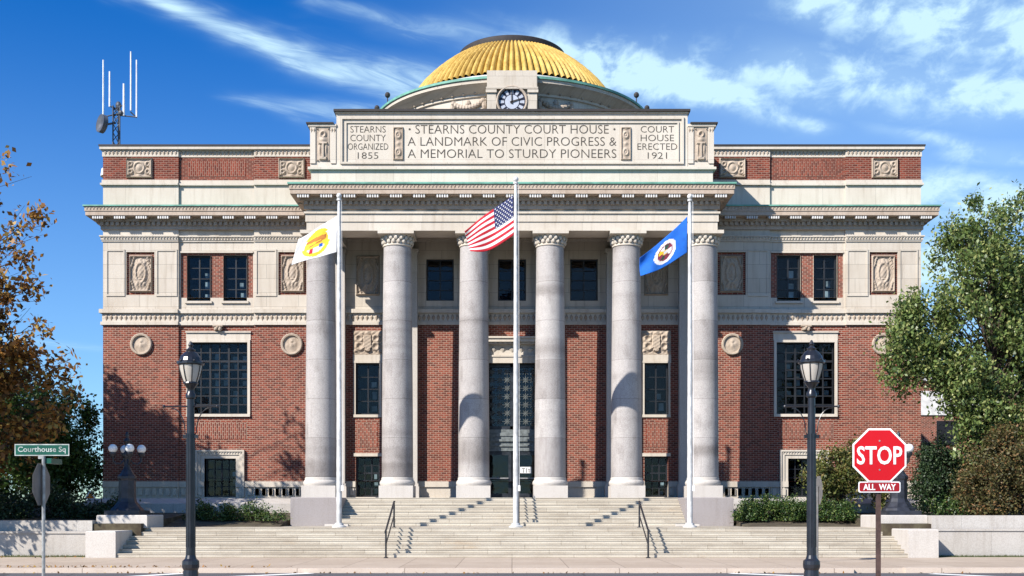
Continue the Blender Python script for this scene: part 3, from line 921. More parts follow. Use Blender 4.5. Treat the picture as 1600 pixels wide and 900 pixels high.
def f_torch(u, v):        # pier panel: urn on a stem with drops
    a = abs(u)
    b = fr_border(u, v, .10) * .7 if a > .84 else 0
    return max(b, .9 * gs(u, v, 0, .30, .55, 1, .35), .8 * ringf(u, v, 0, .62, .4, .15, .4), .9 * (1 if a < .22 and -.8 < v < .1 else 0), .8 * (1 if a < .6 and abs(v + .82) < .07 else 0), .8 * (1 if a < .66 and abs(v - .1) < .05 else 0), .7 * gs(a, v, .5, -.3, .18, 1, 2.0))
for s_ in (-1, 1):
    for c in (9.67, 16.36):
        relief('relief_panel', s_ * c, YW + .09, 12.0, 1.02, 1.62, f_tall, M['lime_carved'], CH, depth=.11)
        relief('relief_panel', s_ * (9.70 if c < 10 else 16.40), YW, 16.64, 1.15, .88, f_attic, M['lime_carved'], CH, 30, 26, .10)
    relief('relief_panel', s_ * 6.345, YW, 8.95, 1.28, 1.05, f_shield, M['lime_carved'], CH, depth=.12)
    relief('relief_panel', s_ * 6.345, YW + .0, 11.9, 1.05, 1.75, f_tall, M['lime_carved'], CH, depth=.12)
# round medallions
def f_fig(u, v):
    return max(.8 * gs(u, v, .0, .34, .22), .8 * gs(u, v, 0, -.18, .32, 1, 1.3), .6 * gs(u, v, .42, .05, .16, 1, 1.8), .6 * gs(u, v, -.42, -.1, .16, 1, 1.6), .5 * gs(u, v, .2, -.6, .2))
for s_ in (-1, 1):
    for c in (9.69, 16.31):
        m = MB(); x = s_ * c; z = 8.88; r = .48; n = 28
        vs = []; fs = []
        radii = [(1.0, .0), (1.0, .09), (.93, .12), (.80, .11), (.74, .04)] + [(.74 * k / 6, None) for k in range(5, -1, -1)]
        for rr, d in radii:
            for k in range(n):
                a = 2 * pi * k / n; u, v = rr * cos(a), rr * sin(a)
                dd = d if d is not None else .035 + .09 * f_fig(u / .74, v / .74)
                vs.append((x + r * u, YW - dd, z + r * v))
        for j in range(len(radii) - 1):
            for k in range(n): fs.append((j * n + k, j * n + (k + 1) % n, (j + 1) * n + (k + 1) % n, (j + 1) * n + k))
        m.add(vs, fs); m.build('medallion', M['lime_carved'], CH, True)

# --- windows
rw = random.Random(3)
def window(h, y, cols, rows, rec=.24, pale_pieces=0.0, arch=0, fw=.07, bar=.035, name='window'):
    x0, x1, z0, z1 = h
    yg = y + rec
    m = MB(); m.quad((x0 + fw, yg + .01, z0 + fw), (x1 - fw, yg + .01, z0 + fw), (x1 - fw, yg + .01, z1 - fw), (x0 + fw, yg + .01, z1 - fw))
    w = m.build(name, M['glass'], CH)
    f = MB()
    f.box(x0, x0 + fw, yg - .05, yg + .07, z0, z1); f.box(x1 - fw, x1, yg - .05, yg + .07, z0, z1)
    f.box(x0 + fw, x1 - fw, yg - .05, yg + .07, z0, z0 + fw); f.box(x0 + fw, x1 - fw, yg - .05, yg + .07, z1 - fw, z1)
    for i in range(1, cols):
        x = x0 + fw + (x1 - x0 - 2 * fw) * i / cols; b2 = bar * (1.7 if cols == 2 or i % 2 == 0 else 1)
        f.box(x - b2 / 2, x + b2 / 2, yg - .035, yg + .035, z0 + fw, z1 - fw)
    for j in range(1, rows):
        z = z0 + fw + (z1 - z0 - 2 * fw) * j / rows; b2 = bar * (1.8 if j == rows - 2 and rows > 4 else 1)
        f.box(x0 + fw, x1 - fw, yg - .028, yg + .028, z - b2 / 2, z + b2 / 2)
    f.build('frame', M['frame'], w)
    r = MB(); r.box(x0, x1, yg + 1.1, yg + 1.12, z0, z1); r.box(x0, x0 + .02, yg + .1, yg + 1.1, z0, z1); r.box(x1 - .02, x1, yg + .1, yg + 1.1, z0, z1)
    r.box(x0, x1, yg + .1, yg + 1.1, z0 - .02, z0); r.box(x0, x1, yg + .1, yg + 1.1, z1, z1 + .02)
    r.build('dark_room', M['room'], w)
    if pale_pieces:  # small pale pieces behind the panes give the pale pattern in the glass
        b = MB(); cw = (x1 - x0 - 2 * fw) / cols; rh = (z1 - z0 - 2 * fw) / rows
        for i in range(cols):
            for j in range(rows):
                if pale_pieces == 2:
                    ok = (i >= 2 and 1 <= j < rows - 1 and rw.random() < .8)
                elif pale_pieces == 3:
                    ok = (i >= 1 and 1 < j < rows - 2 and rw.random() < .95)
                else: ok = (i == cols - 1 and j < rows - 1 and rw.random() < .75)
                if not ok: continue
                xa = x0 + fw + i * cw + cw * rw.uniform(.2, .38); za = z0 + fw + j * rh + rh * rw.uniform(.15, .3)
                b.box(xa, xa + cw * rw.uniform(.38, .55), yg + .30, yg + .31, za, za + rh * rw.uniform(.42, .7))
        if b.v: b.build('pale_pieces', M['pale_pieces'], w)
    return w
def stone_box(m, *a): m.box(*a)
for s_ in (-1, 1):
    mm = (lambda h: h) if s_ > 0 else mir
    for h in UP:
        wu = window(mm(h), YW + .16, 2, 4, .14, 1)
        a, b = sorted((s_ * h[0], s_ * h[1])); m = MB(); m.box(a - .08, b + .08, YW + .02, YW + .3, 10.70, 10.80); m.build('sill', M['lime_plain'], wu)
    wb = window(mm(BIG), YW + .1, 6, 8, .2, 2 if s_ < 0 else 3, fw=.05, bar=.05)
    x0, x1, z0, z1 = mm(BIG); yy = YW + .1
    m = MB()
    m.box(x0 - .12, x0, yy - .06, yy + .2, z0, z1); m.box(x1, x1 + .12, yy - .06, yy + .2, z0, z1)
    m.box(x0 - .12, x1 + .12, yy - .06, yy + .2, z1, z1 + .10); m.box(x0 - .12, x1 + .12, yy - .09, yy + .2, z0 - .12, z0)
    m.box(x0 - .14, x1 + .14, yy - .03, yy + .2, z1 + .10, z1 + .42); m.box(x0 - .16, x1 + .16, yy - .09, yy + .2, z1 + .42, z1 + .48)
    m.build('stone_surround', M['lime_plain'], wb)
    m = MB(); x = (x0 + x1) / 2
    m.box(x - .17, x + .17, yy - .16, yy, 9.50, 9.72); m.box(x - .22, x + .22, yy - .2, yy, 9.66, 9.725); m.ball(x - .06, yy - .17, 9.56, .08); m.ball(x + .1, yy - .17, 9.55, .08, .08, .10); m.ball(x, yy - .2, 9.63, .06)
    m.build('keystone', M['lime_carved'], wb)
    m = MB(); m.box(x0 + .05, x1 - .05, yy - .012, yy + .1, 4.72, 5.45); m.build_sides('soldier_panel', M['soldier'], CH)
    # low opening with its stone architrave
    h = mm(LOW); wl = window(h, YW + .1, 4, 4, .3, 1 if s_ < 0 else 0, name='basement_window')
    x0, x1, z0, z1 = h; m = MB()
    for k, (t, pr) in enumerate(((.16, .03), (.30, .07), (.38, .12))):
        t0 = (0, .16, .30)[k]
        m.box(x0 - t, x0 - t0, yy - pr, yy + .3, 2.16, z1 + t); m.box(x1 + t0, x1 + t, yy - pr, yy + .3, 2.16, z1 + t)
        m.box(x0 - t0, x1 + t0, yy - pr, yy + .3, z1 + t0, z1 + t)
    m.bumps(x0 - .28, x1 + .28, yy - .07, z1 + .17, z1 + .29, .12, .03)
    m.box(x0, x1, yy - .1, yy + .35, 2.0, 2.16)
    m.build('stone_surround', M['lime_plain'], wl)
    # porch side bay
    h = mm(PW); wp = window(h, YW, 2, 4, .22, 1); x0, x1, z0, z1 = h
    m = MB(); m.box(x0 - .12, x1 + .12, YW - .04, YW + .2, z1, z1 + .10); m.box(x0 - .1, x1 + .1, YW - .06, YW + .2, z0 - .12, z0)
    m.box(x0 - .09, x0, YW - .025, YW + .2, z0, z1); m.box(x1, x1 + .09, YW - .025, YW + .2, z0, z1)
    m.box(x0 - .12, x1 + .12, YW - .02, YW + .2, z1 + .10, z1 + .36)
    m.build('stone_surround', M['lime_plain'], wp)
    h = mm(PL); wq = window(h, YW, 3, 5, .3, 1, name='basement_window'); x0, x1, z0, z1 = h
    m = MB(); m.box(x0 - .1, x1 + .1, YW - .05, YW + .3, z1, z1 + .14); m.box(x0, x1, YW - .12, YW + .35, 2.0, 2.16); m.build('stone_surround', M['lime_plain'], wq)
    m = MB(); m.box(x0 + .08, x1 - .08, YW - .012, YW + .1, 4.35, 5.45); m.build_sides('soldier_panel', M['soldier'], CH)
for h in PU + [mir(PU[1])]: window(h, YW, 2, 4, .2)

# --- main doorway
x0, x1, z0, z1 = DOOR
m = MB()
m.box(x0 - .32, x0, YW - .10, YW + .4, 2.1, 8.05); m.box(x1, x1 + .32, YW - .10, YW + .4, 2.1, 8.05)
m.box(x0 - .32, x1 + .32, YW - .10, YW + .4, 8.05, 8.32); m.box(x0 - .36, x1 + .36, YW - .14, YW + .4, 8.32, 8.40)
m.box(x0 - .28, x1 + .28, YW - .06, YW + .4, 8.40, 8.86); m.box(x0 - .46, x1 + .46, YW - .24, YW + .4, 8.86, 8.95)
m.box(x0 - .60, x1 + .60, YW - .38, YW + .4, 8.95, 9.10); m.box(x0 - .64, x1 + .64, YW - .44, YW + .4, 9.10, 9.18)
n = 16
for i in range(n):
    x = x0 - .4 + (i + .5) * (x1 - x0 + .8) / n; m.box(x - .05, x + .05, YW - .30, YW - .24, 8.87, 8.945)
m.bumps(x0 - .2, x1 + .2, YW - .06, 8.5, 8.78, .42, .07)
dw = m.build('doorway', M['lime_plain'], CH)
m = MB(); m.box(x0, x1, YW + .9, YW + .92, 2.1, 8.05); m.box(x0, x0 + .02, YW + .40, YW + .9, 2.1, 8.05); m.box(x1 - .02, x1, YW + .40, YW + .9, 2.1, 8.05); m.build('vestibule', M['room'], dw)
m = MB(); m.box(x0, x1, YW + .36, YW + .37, 4.9, 8.05); m.build('transom_glass', M['glass'], dw)
m = MB()          # bronze grille: frame, mullion, star lattice
for x in (x0, -.08, x1 - .14): m.box(x, x + .15, YW + .26, YW + .35, 4.75, 8.05)
m.box(x0, x1, YW + .26, YW + .35, 7.9, 8.05); m.box(x0, x1, YW + .26, YW + .35, 5.15, 5.3)
m.build('grille', M['bronze'], dw)
m = MB()
cell = .36
for sg in (0, 1):
    xa = x0 + .17 + sg * 1.15
    for i in range(3):
        for j in range(7):
            cx, cz = xa + (i + .5) * .335, 5.32 + (j + .5) * .368
            for k in range(4):
                a = k * pi / 4
                m.tube([(cx - .165 * cos(a), YW + .30, cz - .165 * sin(a)), (cx + .165 * cos(a), YW + .30, cz + .165 * sin(a))], .011, 4)
            m.tube([(cx + .09 * cos(a_), YW + .30, cz + .09 * sin(a_)) for a_ in [2 * pi * q / 8 for q in range(9)]], .010, 4)
m.build('star_lattice', M['bronze_pale'], dw)
m = MB()
m.box(x0, x1, YW + .2, YW + .36, 4.86, 5.0); m.box(x0, x1, YW + .16, YW + .36, 4.62, 4.72); m.box(x0, x1, YW + .18, YW + .36, 4.40, 4.47); m.box(x0, x1, YW + .24, YW + .36, 4.2, 5.15)
m.build('door_head', M['bronze_pale'], dw)
for s_ in (-1, 1):
    a, b = (x0, -.02) if s_ < 0 else (.02, x1)
    m = MB()
    m.box(a, a + .14, YW + .28, YW + .36, 2.1, 4.2); m.box(b - .14, b, YW + .28, YW + .36, 2.1, 4.2); m.box(a + .14, b - .14, YW + .28, YW + .36, 2.1, 2.32); m.box(a + .14, b - .14, YW + .28, YW + .36, 4.02, 4.2)
    m.box(a + .14, b - .14, YW + .29, YW + .35, 2.92, 3.04)
    d = m.build('door', M['bronze'], dw)
    m = MB(); m.box(a + .14, b - .14, YW + .315, YW + .325, 2.32, 4.02); m.build('pane', M['glass'], d)
    m = MB(); m.box(a + .14, b - .14, YW + .20, YW + .235, 2.97, 3.02); m.box(a + .16, a + .2, YW + .235, YW + .29, 2.97, 3.02); m.box(b - .2, b - .16, YW + .235, YW + .29, 2.97, 3.02); m.build('push_bar', M['galv'], d)
m = MB(); m.box(.36, .86, YW + .300, YW + .306, 3.22, 3.50); nt_ = m.build('paper_notice', M['white'], dw)
m = MB()
for (a, b, c, d) in ((.50, .53, 3.24, 3.40), (.62, .65, 3.24, 3.44), (.44, .58, 3.42, 3.45), (.70, .80, 3.36, 3.39), (.74, .77, 3.25, 3.34)): m.box(a, b, YW + .296, YW + .2985, c, d)
m.build('notice_print', M['dark'], dw)

# --- portico: platform, columns, pilasters, entablature
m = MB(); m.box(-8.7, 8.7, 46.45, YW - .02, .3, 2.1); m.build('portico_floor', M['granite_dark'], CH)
def pil(x, w2, yf):
    m = MB(); m.box(x - w2, x + w2, yf, YW - .005, 2.75, 13.0); m.box(x - w2 - .08, x + w2 + .08, yf - .08, YW - .005, 2.1, 2.62); m.box(x - w2 - .05, x + w2 + .05, yf - .05, YW - .005, 2.62, 2.75)
    m.box(x - w2 - .06, x + w2 + .06, yf - .06, YW - .005, 12.86, 13.0)
    m.build('pilaster', M['granite'], CH)
for k in (-5, -3, -1, 1, 3, 5):
    if abs(k) == 1: pil(k * 1.586, .55, 49.72)
    else: pil(k * 1.586, .62, 49.62)
for k in (-5, -3, -1, 1, 3, 5):
    cx, cy = k * 1.586, 47.2
    m = MB(); m.box(cx - .70, cx + .70, cy - .70, cy + .70, 2.1, 2.60)
    root = m.build('column', M['granite'], CH)
    m = MB(); m.lathe([(.70, 2.60), (.735, 2.68), (.735, 2.74), (.70, 2.81), (.665, 2.84), (.665, 2.90), (.65, 2.95)], cx, cy, 36); m.build('base', M['granite'], root, True)
    m = MB(); prof = []
    for i in range(15):
        t = i / 14; z = 2.95 + t * 9.52
        prof.append((.645 - .075 * t ** 1.7 - (.0 if t < .98 else 0), z))
    # shaft kept in its own space so each gets its own weathering
    sh = MB(); sh.lathe([(r, z - 2.95) for r, z in prof], 0, 0, 48)
    o = sh.build('shaft', M['column'], root, True); o.location = (cx, cy, 2.95)
    m = MB()
    m.lathe([(.57, 12.47), (.61, 12.49), (.61, 12.54), (.575, 12.56), (.575, 12.60), (.60, 12.80), (.66, 12.90), (.70, 12.92)], cx, cy, 40)
    n = 18
    for ring, (zc, rr, off) in enumerate(((12.66, .60, 0), (12.80, .625, .5))):
        for i in range(n):
            a = 2 * pi * (i + off) / n; m.ball(cx + rr * cos(a), cy + rr * sin(a), zc, .085, .085, .105, 6, 5)
    m.box(cx - .74, cx + .74, cy - .74, cy + .74, 12.92, 13.06)
    m.build('capital', M['lime_plain'], root, True)

m = MB()
def urun(m, p, z0, z1, inner=1.2):
    m.box(-PX - p, PX + p, PYF - p, PYF + inner, z0, z1)
    for s_ in (-1, 1):
        xs = sorted((s_ * (PX + p), s_ * (PX - inner))); m.box(xs[0], xs[1], PYF + inner, YW - .15, z0, z1)
urun(m, 0, 13.06, 13.42); urun(m, .04, 13.42, 13.74); urun(m, .10, 13.74, 13.82); urun(m, 0, 13.82, 13.95)
m.build('architrave', M['lime_plain'], CH)
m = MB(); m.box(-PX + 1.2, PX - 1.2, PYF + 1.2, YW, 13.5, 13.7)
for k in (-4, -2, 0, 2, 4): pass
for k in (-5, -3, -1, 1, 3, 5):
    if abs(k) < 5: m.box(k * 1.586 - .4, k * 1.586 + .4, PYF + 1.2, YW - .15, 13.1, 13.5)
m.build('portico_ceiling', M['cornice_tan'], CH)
m = MB(); cornice(m, -PX, PX, PYF, True, True, .94)
for s_ in (-1, 1): cornice_side(m, PYF + .4, YW - P_ + .02, s_ * PX, s_)
pc = m.build('cornice', M['cornice_tan'], CH)
m = MB(); guttae(m, -PX, PX, PYF, True, True, .94); m.build('gutta_row', M['offwhite'], pc)
m = MB(); m.bumps(-PX - P_, PX + P_, PYF - P_ - .03, 14.62, 14.78, .15, .03)
for s_ in (-1, 1): m.bumps_side(PYF - P_, YW - P_, s_ * (PX + P_ + .03), s_, 14.62, 14.78, .15, .03)
m.build('carved_moulding', M['lime_carved'], pc)
m = MB(); e = PX + P_ + .09
m.add([(-e, PYF - P_ - .09, 14.80), (e, PYF - P_ - .09, 14.80), (e, YW - .2, 14.80), (-e, YW - .2, 14.80), (-e, PYF - P_ - .09, 14.87), (e, PYF - P_ - .09, 14.87), (e, YW - .2, 14.87), (-e, YW - .2, 14.87),
       (-8.2, PYF + .15, 15.0), (8.2, PYF + .15, 15.0), (8.2, YW - .2, 15.0), (-8.2, YW - .2, 15.0)],
      [(0, 3, 2, 1), (0, 1, 5, 4), (1, 2, 6, 5), (2, 3, 7, 6), (3, 0, 4, 7), (4, 5, 9, 8), (5, 6, 10, 9), (6, 7, 11, 10), (7, 4, 8, 11), (8, 9, 10, 11)])
m.build('copper_flashing', M['copper'], pc)

# attic with the inscription
AY = 46.72
m = MB()
m.box(-8.26, 8.26, AY, 52, 14.9, 15.58); m.box(-8.38, 8.38, AY - .13, 52, 15.58, 15.68)
m.box(-7.22, 7.22, AY, 52, 15.68, 17.90); m.box(-7.26, 7.26, AY - .05, 52, 17.90, 17.96)
for s_ in (-1, 1):
    a, b = sorted((s_ * 7.22, s_ * 8.30)); m.box(a, b, AY + .02, 52, 15.68, 17.36)
    a, b = sorted((s_ * 7.22, s_ * 8.38)); m.box(a, b, AY - .06, 52, 17.36, 17.46)
    a, b = sorted((s_ * 7.24, s_ * 7.46)); m.box(a, b, AY - .03, AY + .02, 15.85, 17.36)
    a, b = sorted((s_ * 8.08, s_ * 8.30)); m.box(a, b, AY - .03, AY + .02, 15.85, 17.36)
at = m.build('attic', M['lime_attic'], CH)
m = MB()
for (a, b, c, d, p) in ((-7.06, 7.06, 15.82, 15.90, .07), (-7.06, 7.06, 17.66, 17.76, .07), (-7.06, -6.97, 15.90, 17.66, .07), (6.97, 7.06, 15.90, 17.66, .07),
                        (-6.86, 6.86, 17.50, 17.56, .05), (-6.86, -6.80, 15.90, 17.50, .05), (6.80, 6.86, 15.90, 17.50, .05)):
    m.box(a, b, AY - p, AY - .002, c, d)
m.build('panel_frame', M['lime_plain'], at)
m = MB(); m.box(-7.32, 7.32, AY - .14, 52, 17.96, 18.05)
for s_ in (-1, 1):
    a, b = sorted((s_ * 7.33, s_ * 8.45)); m.box(a, b, AY - .12, 52, 17.46, 17.52)
m.build('roof_edge', M['dark'], at)
m = MB(); m.box(-8.0, 8.0, 46.9, 60, 15.0, 15.6); m.box(-7.2, 7.2, 52, 60, 15.6, 17.2)
m.build('roof', M['roof'], CH)
for s_ in (-1, 1):
    relief('carved_strip', s_ * 4.68, AY, 16.66, .42, 1.36, f_strip, M['lime_carved'], at, 16, 40, .07)
    relief('pier_relief', s_ * 7.77, AY + .02, 16.62, .52, 1.36, f_torch, M['lime_carved'], at, 16, 36, .10)
    m = MB()
    for a, b in ((7.24, 7.46), (8.08, 8.30)):
        xs = sorted((s_ * a, s_ * b)); m.bumps(xs[0], xs[1], AY - .03, 17.1, 17.34, .11, .04)
    m.build('pier_capital', M['lime_carved'], at)
sA = F / AY
def zA(v): return EYE + (793 - v) / sA
texts = {0: [], 1: [], 2: []}
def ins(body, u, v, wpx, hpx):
    texts[0 if u < 700 else 2 if u > 900 else 1].append(text_mesh('t', body, 1, M['cut_shade'], None, (u - 800) / sA, AY - .006, zA(v), .003, -.012, wpx / sA, hpx / sA))
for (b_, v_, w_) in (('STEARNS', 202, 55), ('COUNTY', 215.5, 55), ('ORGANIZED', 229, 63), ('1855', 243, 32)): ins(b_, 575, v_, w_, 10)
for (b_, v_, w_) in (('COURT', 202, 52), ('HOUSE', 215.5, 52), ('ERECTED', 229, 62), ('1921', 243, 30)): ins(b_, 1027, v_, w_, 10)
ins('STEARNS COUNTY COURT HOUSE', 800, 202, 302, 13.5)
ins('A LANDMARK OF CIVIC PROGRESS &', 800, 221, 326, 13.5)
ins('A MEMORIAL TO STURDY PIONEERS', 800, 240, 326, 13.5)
for k in range(3): merge_text('inscription', texts[k], M['cut_shade'], at)
m = MB()
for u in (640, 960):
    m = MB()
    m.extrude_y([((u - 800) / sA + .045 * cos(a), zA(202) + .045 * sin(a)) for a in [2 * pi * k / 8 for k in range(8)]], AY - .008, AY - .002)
    m.build('inscription_dot', M['cut_shade'], at)

# --- drum, clock and dome
DX, DY = 0.0, 66.0
m = MB()
m.lathe([(7.2, 16.8), (7.2, 22.98), (7.30, 23.02), (7.30, 23.14), (7.42, 23.2), (7.6, 23.36), (7.75, 23.45), (7.85, 23.5), (7.85, 23.68)], DX, DY, 96)
dr = m.build('dome_drum', M['lime'], CH, True)
m = MB(); m.lathe([(7.93, 23.68), (7.93, 23.80), (7.5, 23.95), (6.4, 24.3), (5.95, 24.4)], DX, DY, 96, True); m.build('copper_flashing', M['copper'], dr, True)
m = MB(); m.lathe([(6.10, 24.2), (6.10, 24.58), (5.9, 24.66)], DX, DY, 96); m.build('stone_kerb', M['offwhite'], dr, True)
m = MB()
for i in range(72):
    a = 2 * pi * i / 72; 
    for q in range(1): m.ball(DX + 7.36 * cos(a), DY + 7.36 * sin(a), 23.17, .08, .08, .06, 6, 4)
m.build('carved_moulding', M['lime_carved'], dr)
for s_ in (-1, 1):      # garlands and dark vents between them
    for c in (18.5, 54):
        m = MB()
        for k in range(11):
            t = -1 + 2 * k / 10; a = R(-90 + s_ * (c + t * 6.5))
            m.ball(DX + 7.26 * cos(a), DY + 7.26 * sin(a), 22.80 - .30 * (1 - t * t), .15, .15, .14, 7, 5)
        for t in (-1, 0, 1):
            a = R(-90 + s_ * (c + t * 7)); m.ball(DX + 7.22 * cos(a), DY + 7.22 * sin(a), 22.62 if t else 22.75, .15, .15, .30 if t else .18, 7, 5)
        m.build('garland', M['lime_carved'], dr)
    for c in (36, 75):
        a = R(-90 + s_ * c); x, y = DX + 7.10 * cos(a), DY + 7.10 * sin(a)
        m = MB(); m.lathe([(.30, 21.6), (.30, 22.75)], x, y, 12); m.build('drum_vent', M['dark'], dr)
m = MB()
NR = 104
prof = [(5.85, 24.60), (5.5, 25.18), (5.1, 25.72), (4.62, 26.24), (4.12, 26.70), (3.6, 27.12), (3.1, 27.46), (2.85, 27.6)]
fine = []
for i in range(len(prof) - 1):
    for k in range(3):
        t = k / 3; fine.append((prof[i][0] + (prof[i + 1][0] - prof[i][0]) * t, prof[i][1] + (prof[i + 1][1] - prof[i][1]) * t))
fine.append(prof[-1])
vs = []; fs = []; n = NR * 6
for j, (r, z) in enumerate(fine):
    stp = .035 * (j % 2)
    for k in range(n):
        a = 2 * pi * k / n; ph = (k % 6) / 6
        ridge = .19 * abs(cos(pi * ph)) ** .7 * (r / 6)
        d = r + ridge * 1.0 + stp * .4
        vs.append((DX + d * cos(a), DY + d * sin(a), z + ridge * .9 - stp))
for j in range(len(fine) - 1):
    for k in range(n): fs.append((j * n + k, j * n + (k + 1) % n, (j + 1) * n + (k + 1) % n, (j + 1) * n + k))
m.add(vs, fs); dome = m.build('dome', M['gold'], CH, False)
m = MB(); m.lathe([(2.70, 27.35), (3.02, 27.44), (3.08, 27.60), (3.08, 27.86), (3.0, 27.92), (2.6, 27.98)], DX, DY, 64); m.build('dome_ring', M['dark'], dome, True)
m = MB(); m.lathe([(2.6, 27.98), (2.4, 28.02), (1.2, 28.08), (0.05, 28.12)], DX, DY, 48); m.build('skylight_cap', M['roof'], dome, True)
for a in (-76, -60, 76, 60):
    aa = R(-90 + a); x, y = DX + 7.85 * cos(aa), DY + 7.85 * sin(aa)
    m = MB(); m.tube([(x, y, 23.75), (x, y, 24.15)], .03, 6); m.ball(x, y, 24.24, .15, .15, .16); m.build('roof_floodlight', M['dark'], dr)
# clock block
CY = 57.55; sC = F / CY
def zC(v): return EYE + (793 - v) / sC
m = MB()
hw = 1.27
zt, zb = zC(110), 19.5
zs = zC(136)       # springing of the pier caps
m.box(-hw, hw, CY, DY - 6.0, zs, zt); m.box(-hw - .05, hw + .05, CY - .05, DY - 6, zC(139), zs)
for s_ in (-1, 1):
    a, b = sorted((s_ * .80, s_ * hw)); m.box(a, b, CY, DY - 6, zb, zC(139))
    a, b = sorted((s_ * .78, s_ * (hw + .06))); m.box(a, b, CY - .08, DY - 6, zC(145), zC(140.5))
m.box(-.8, .8, CY + .16, DY - 6, zb, zC(139))
cb_ = m.build('clock_block', M['lime'], CH)
m = MB(); zc = zC(158); n = 40
vs = []; fs = []
rr = [(1.0, .155), (1.0, -.03), (.93, -.06), (.86, -.02), (.86, .15)]
for r, y in rr:
    for k in range(n): a = 2 * pi * k / n; vs.append((.80 * r * cos(a), CY + y, zc + .80 * r * sin(a)))
for j in range(len(rr) - 1):
    for k in range(n): fs.append((j * n + k, j * n + (k + 1) % n, (j + 1) * n + (k + 1) % n, (j + 1) * n + k))
m.add(vs, fs); ck = m.build('clock', M['lime_carved'], CH, True)
m = MB(); m.extrude_y([(.69 * cos(2 * pi * k / n), zc + .69 * sin(2 * pi * k / n)) for k in range(n)], CY + .11, CY + .155); m.build('dial', M['navy'], ck)
m = MB(); m.extrude_y([(.36 * cos(2 * pi * k / n), zc + .36 * sin(2 * pi * k / n)) for k in range(n)], CY + .09, CY + .108)
for h in range(12):
    a = pi / 2 - h * pi / 6; ca_, sa_ = cos(a), sin(a); w = .085 if h in (1, 2, 3, 4, 7, 8, 9, 10, 11, 0, 6, 5) else .05
    p = []
    for (r, t) in ((.40, -w * .7), (.63, -w), (.63, w), (.40, w * .7)): p.append((r * ca_ - t * sa_, zc + r * sa_ + t * ca_))
    m.extrude_y(p, CY + .092, CY + .108)
m.build('hour_mark', M['clock'], ck)
m = MB()
def hand(ang, L, w):
    a = R(ang); p = [(-.1 * cos(a) - t * sin(a), zc - .1 * sin(a) + t * cos(a)) for t in (-w, w)] + [(L * cos(a) - t * sin(a), zc + L * sin(a) + t * cos(a)) for t in (w * .5, -w * .5)]
    m.extrude_y(p, CY + .05, CY + .075)
hand(92, .62, .035); hand(18, .46, .045)
m.build('hand', M['dark'], ck)

# areaway coping in front of each wing
for s_ in (-1, 1):
    m = MB(); xs = sorted((s_ * 9.0, s_ * 17.6))
    m.extrude_x([(46.3, 1.2), (47.6, 1.2), (47.6, 2.08), (47.3, 2.08), (46.3, 1.86)], xs[0], xs[1])
    o = m.build('areaway_wall', M['granite_wall'])
    tag(o, 'low grey stone wall with a sloping top, along the foot of the ' + ('left wing behind the shaded bed' if s_ < 0 else 'right wing behind the sunny hedge'), 'low wall', 'low walls at the foot of the wings')

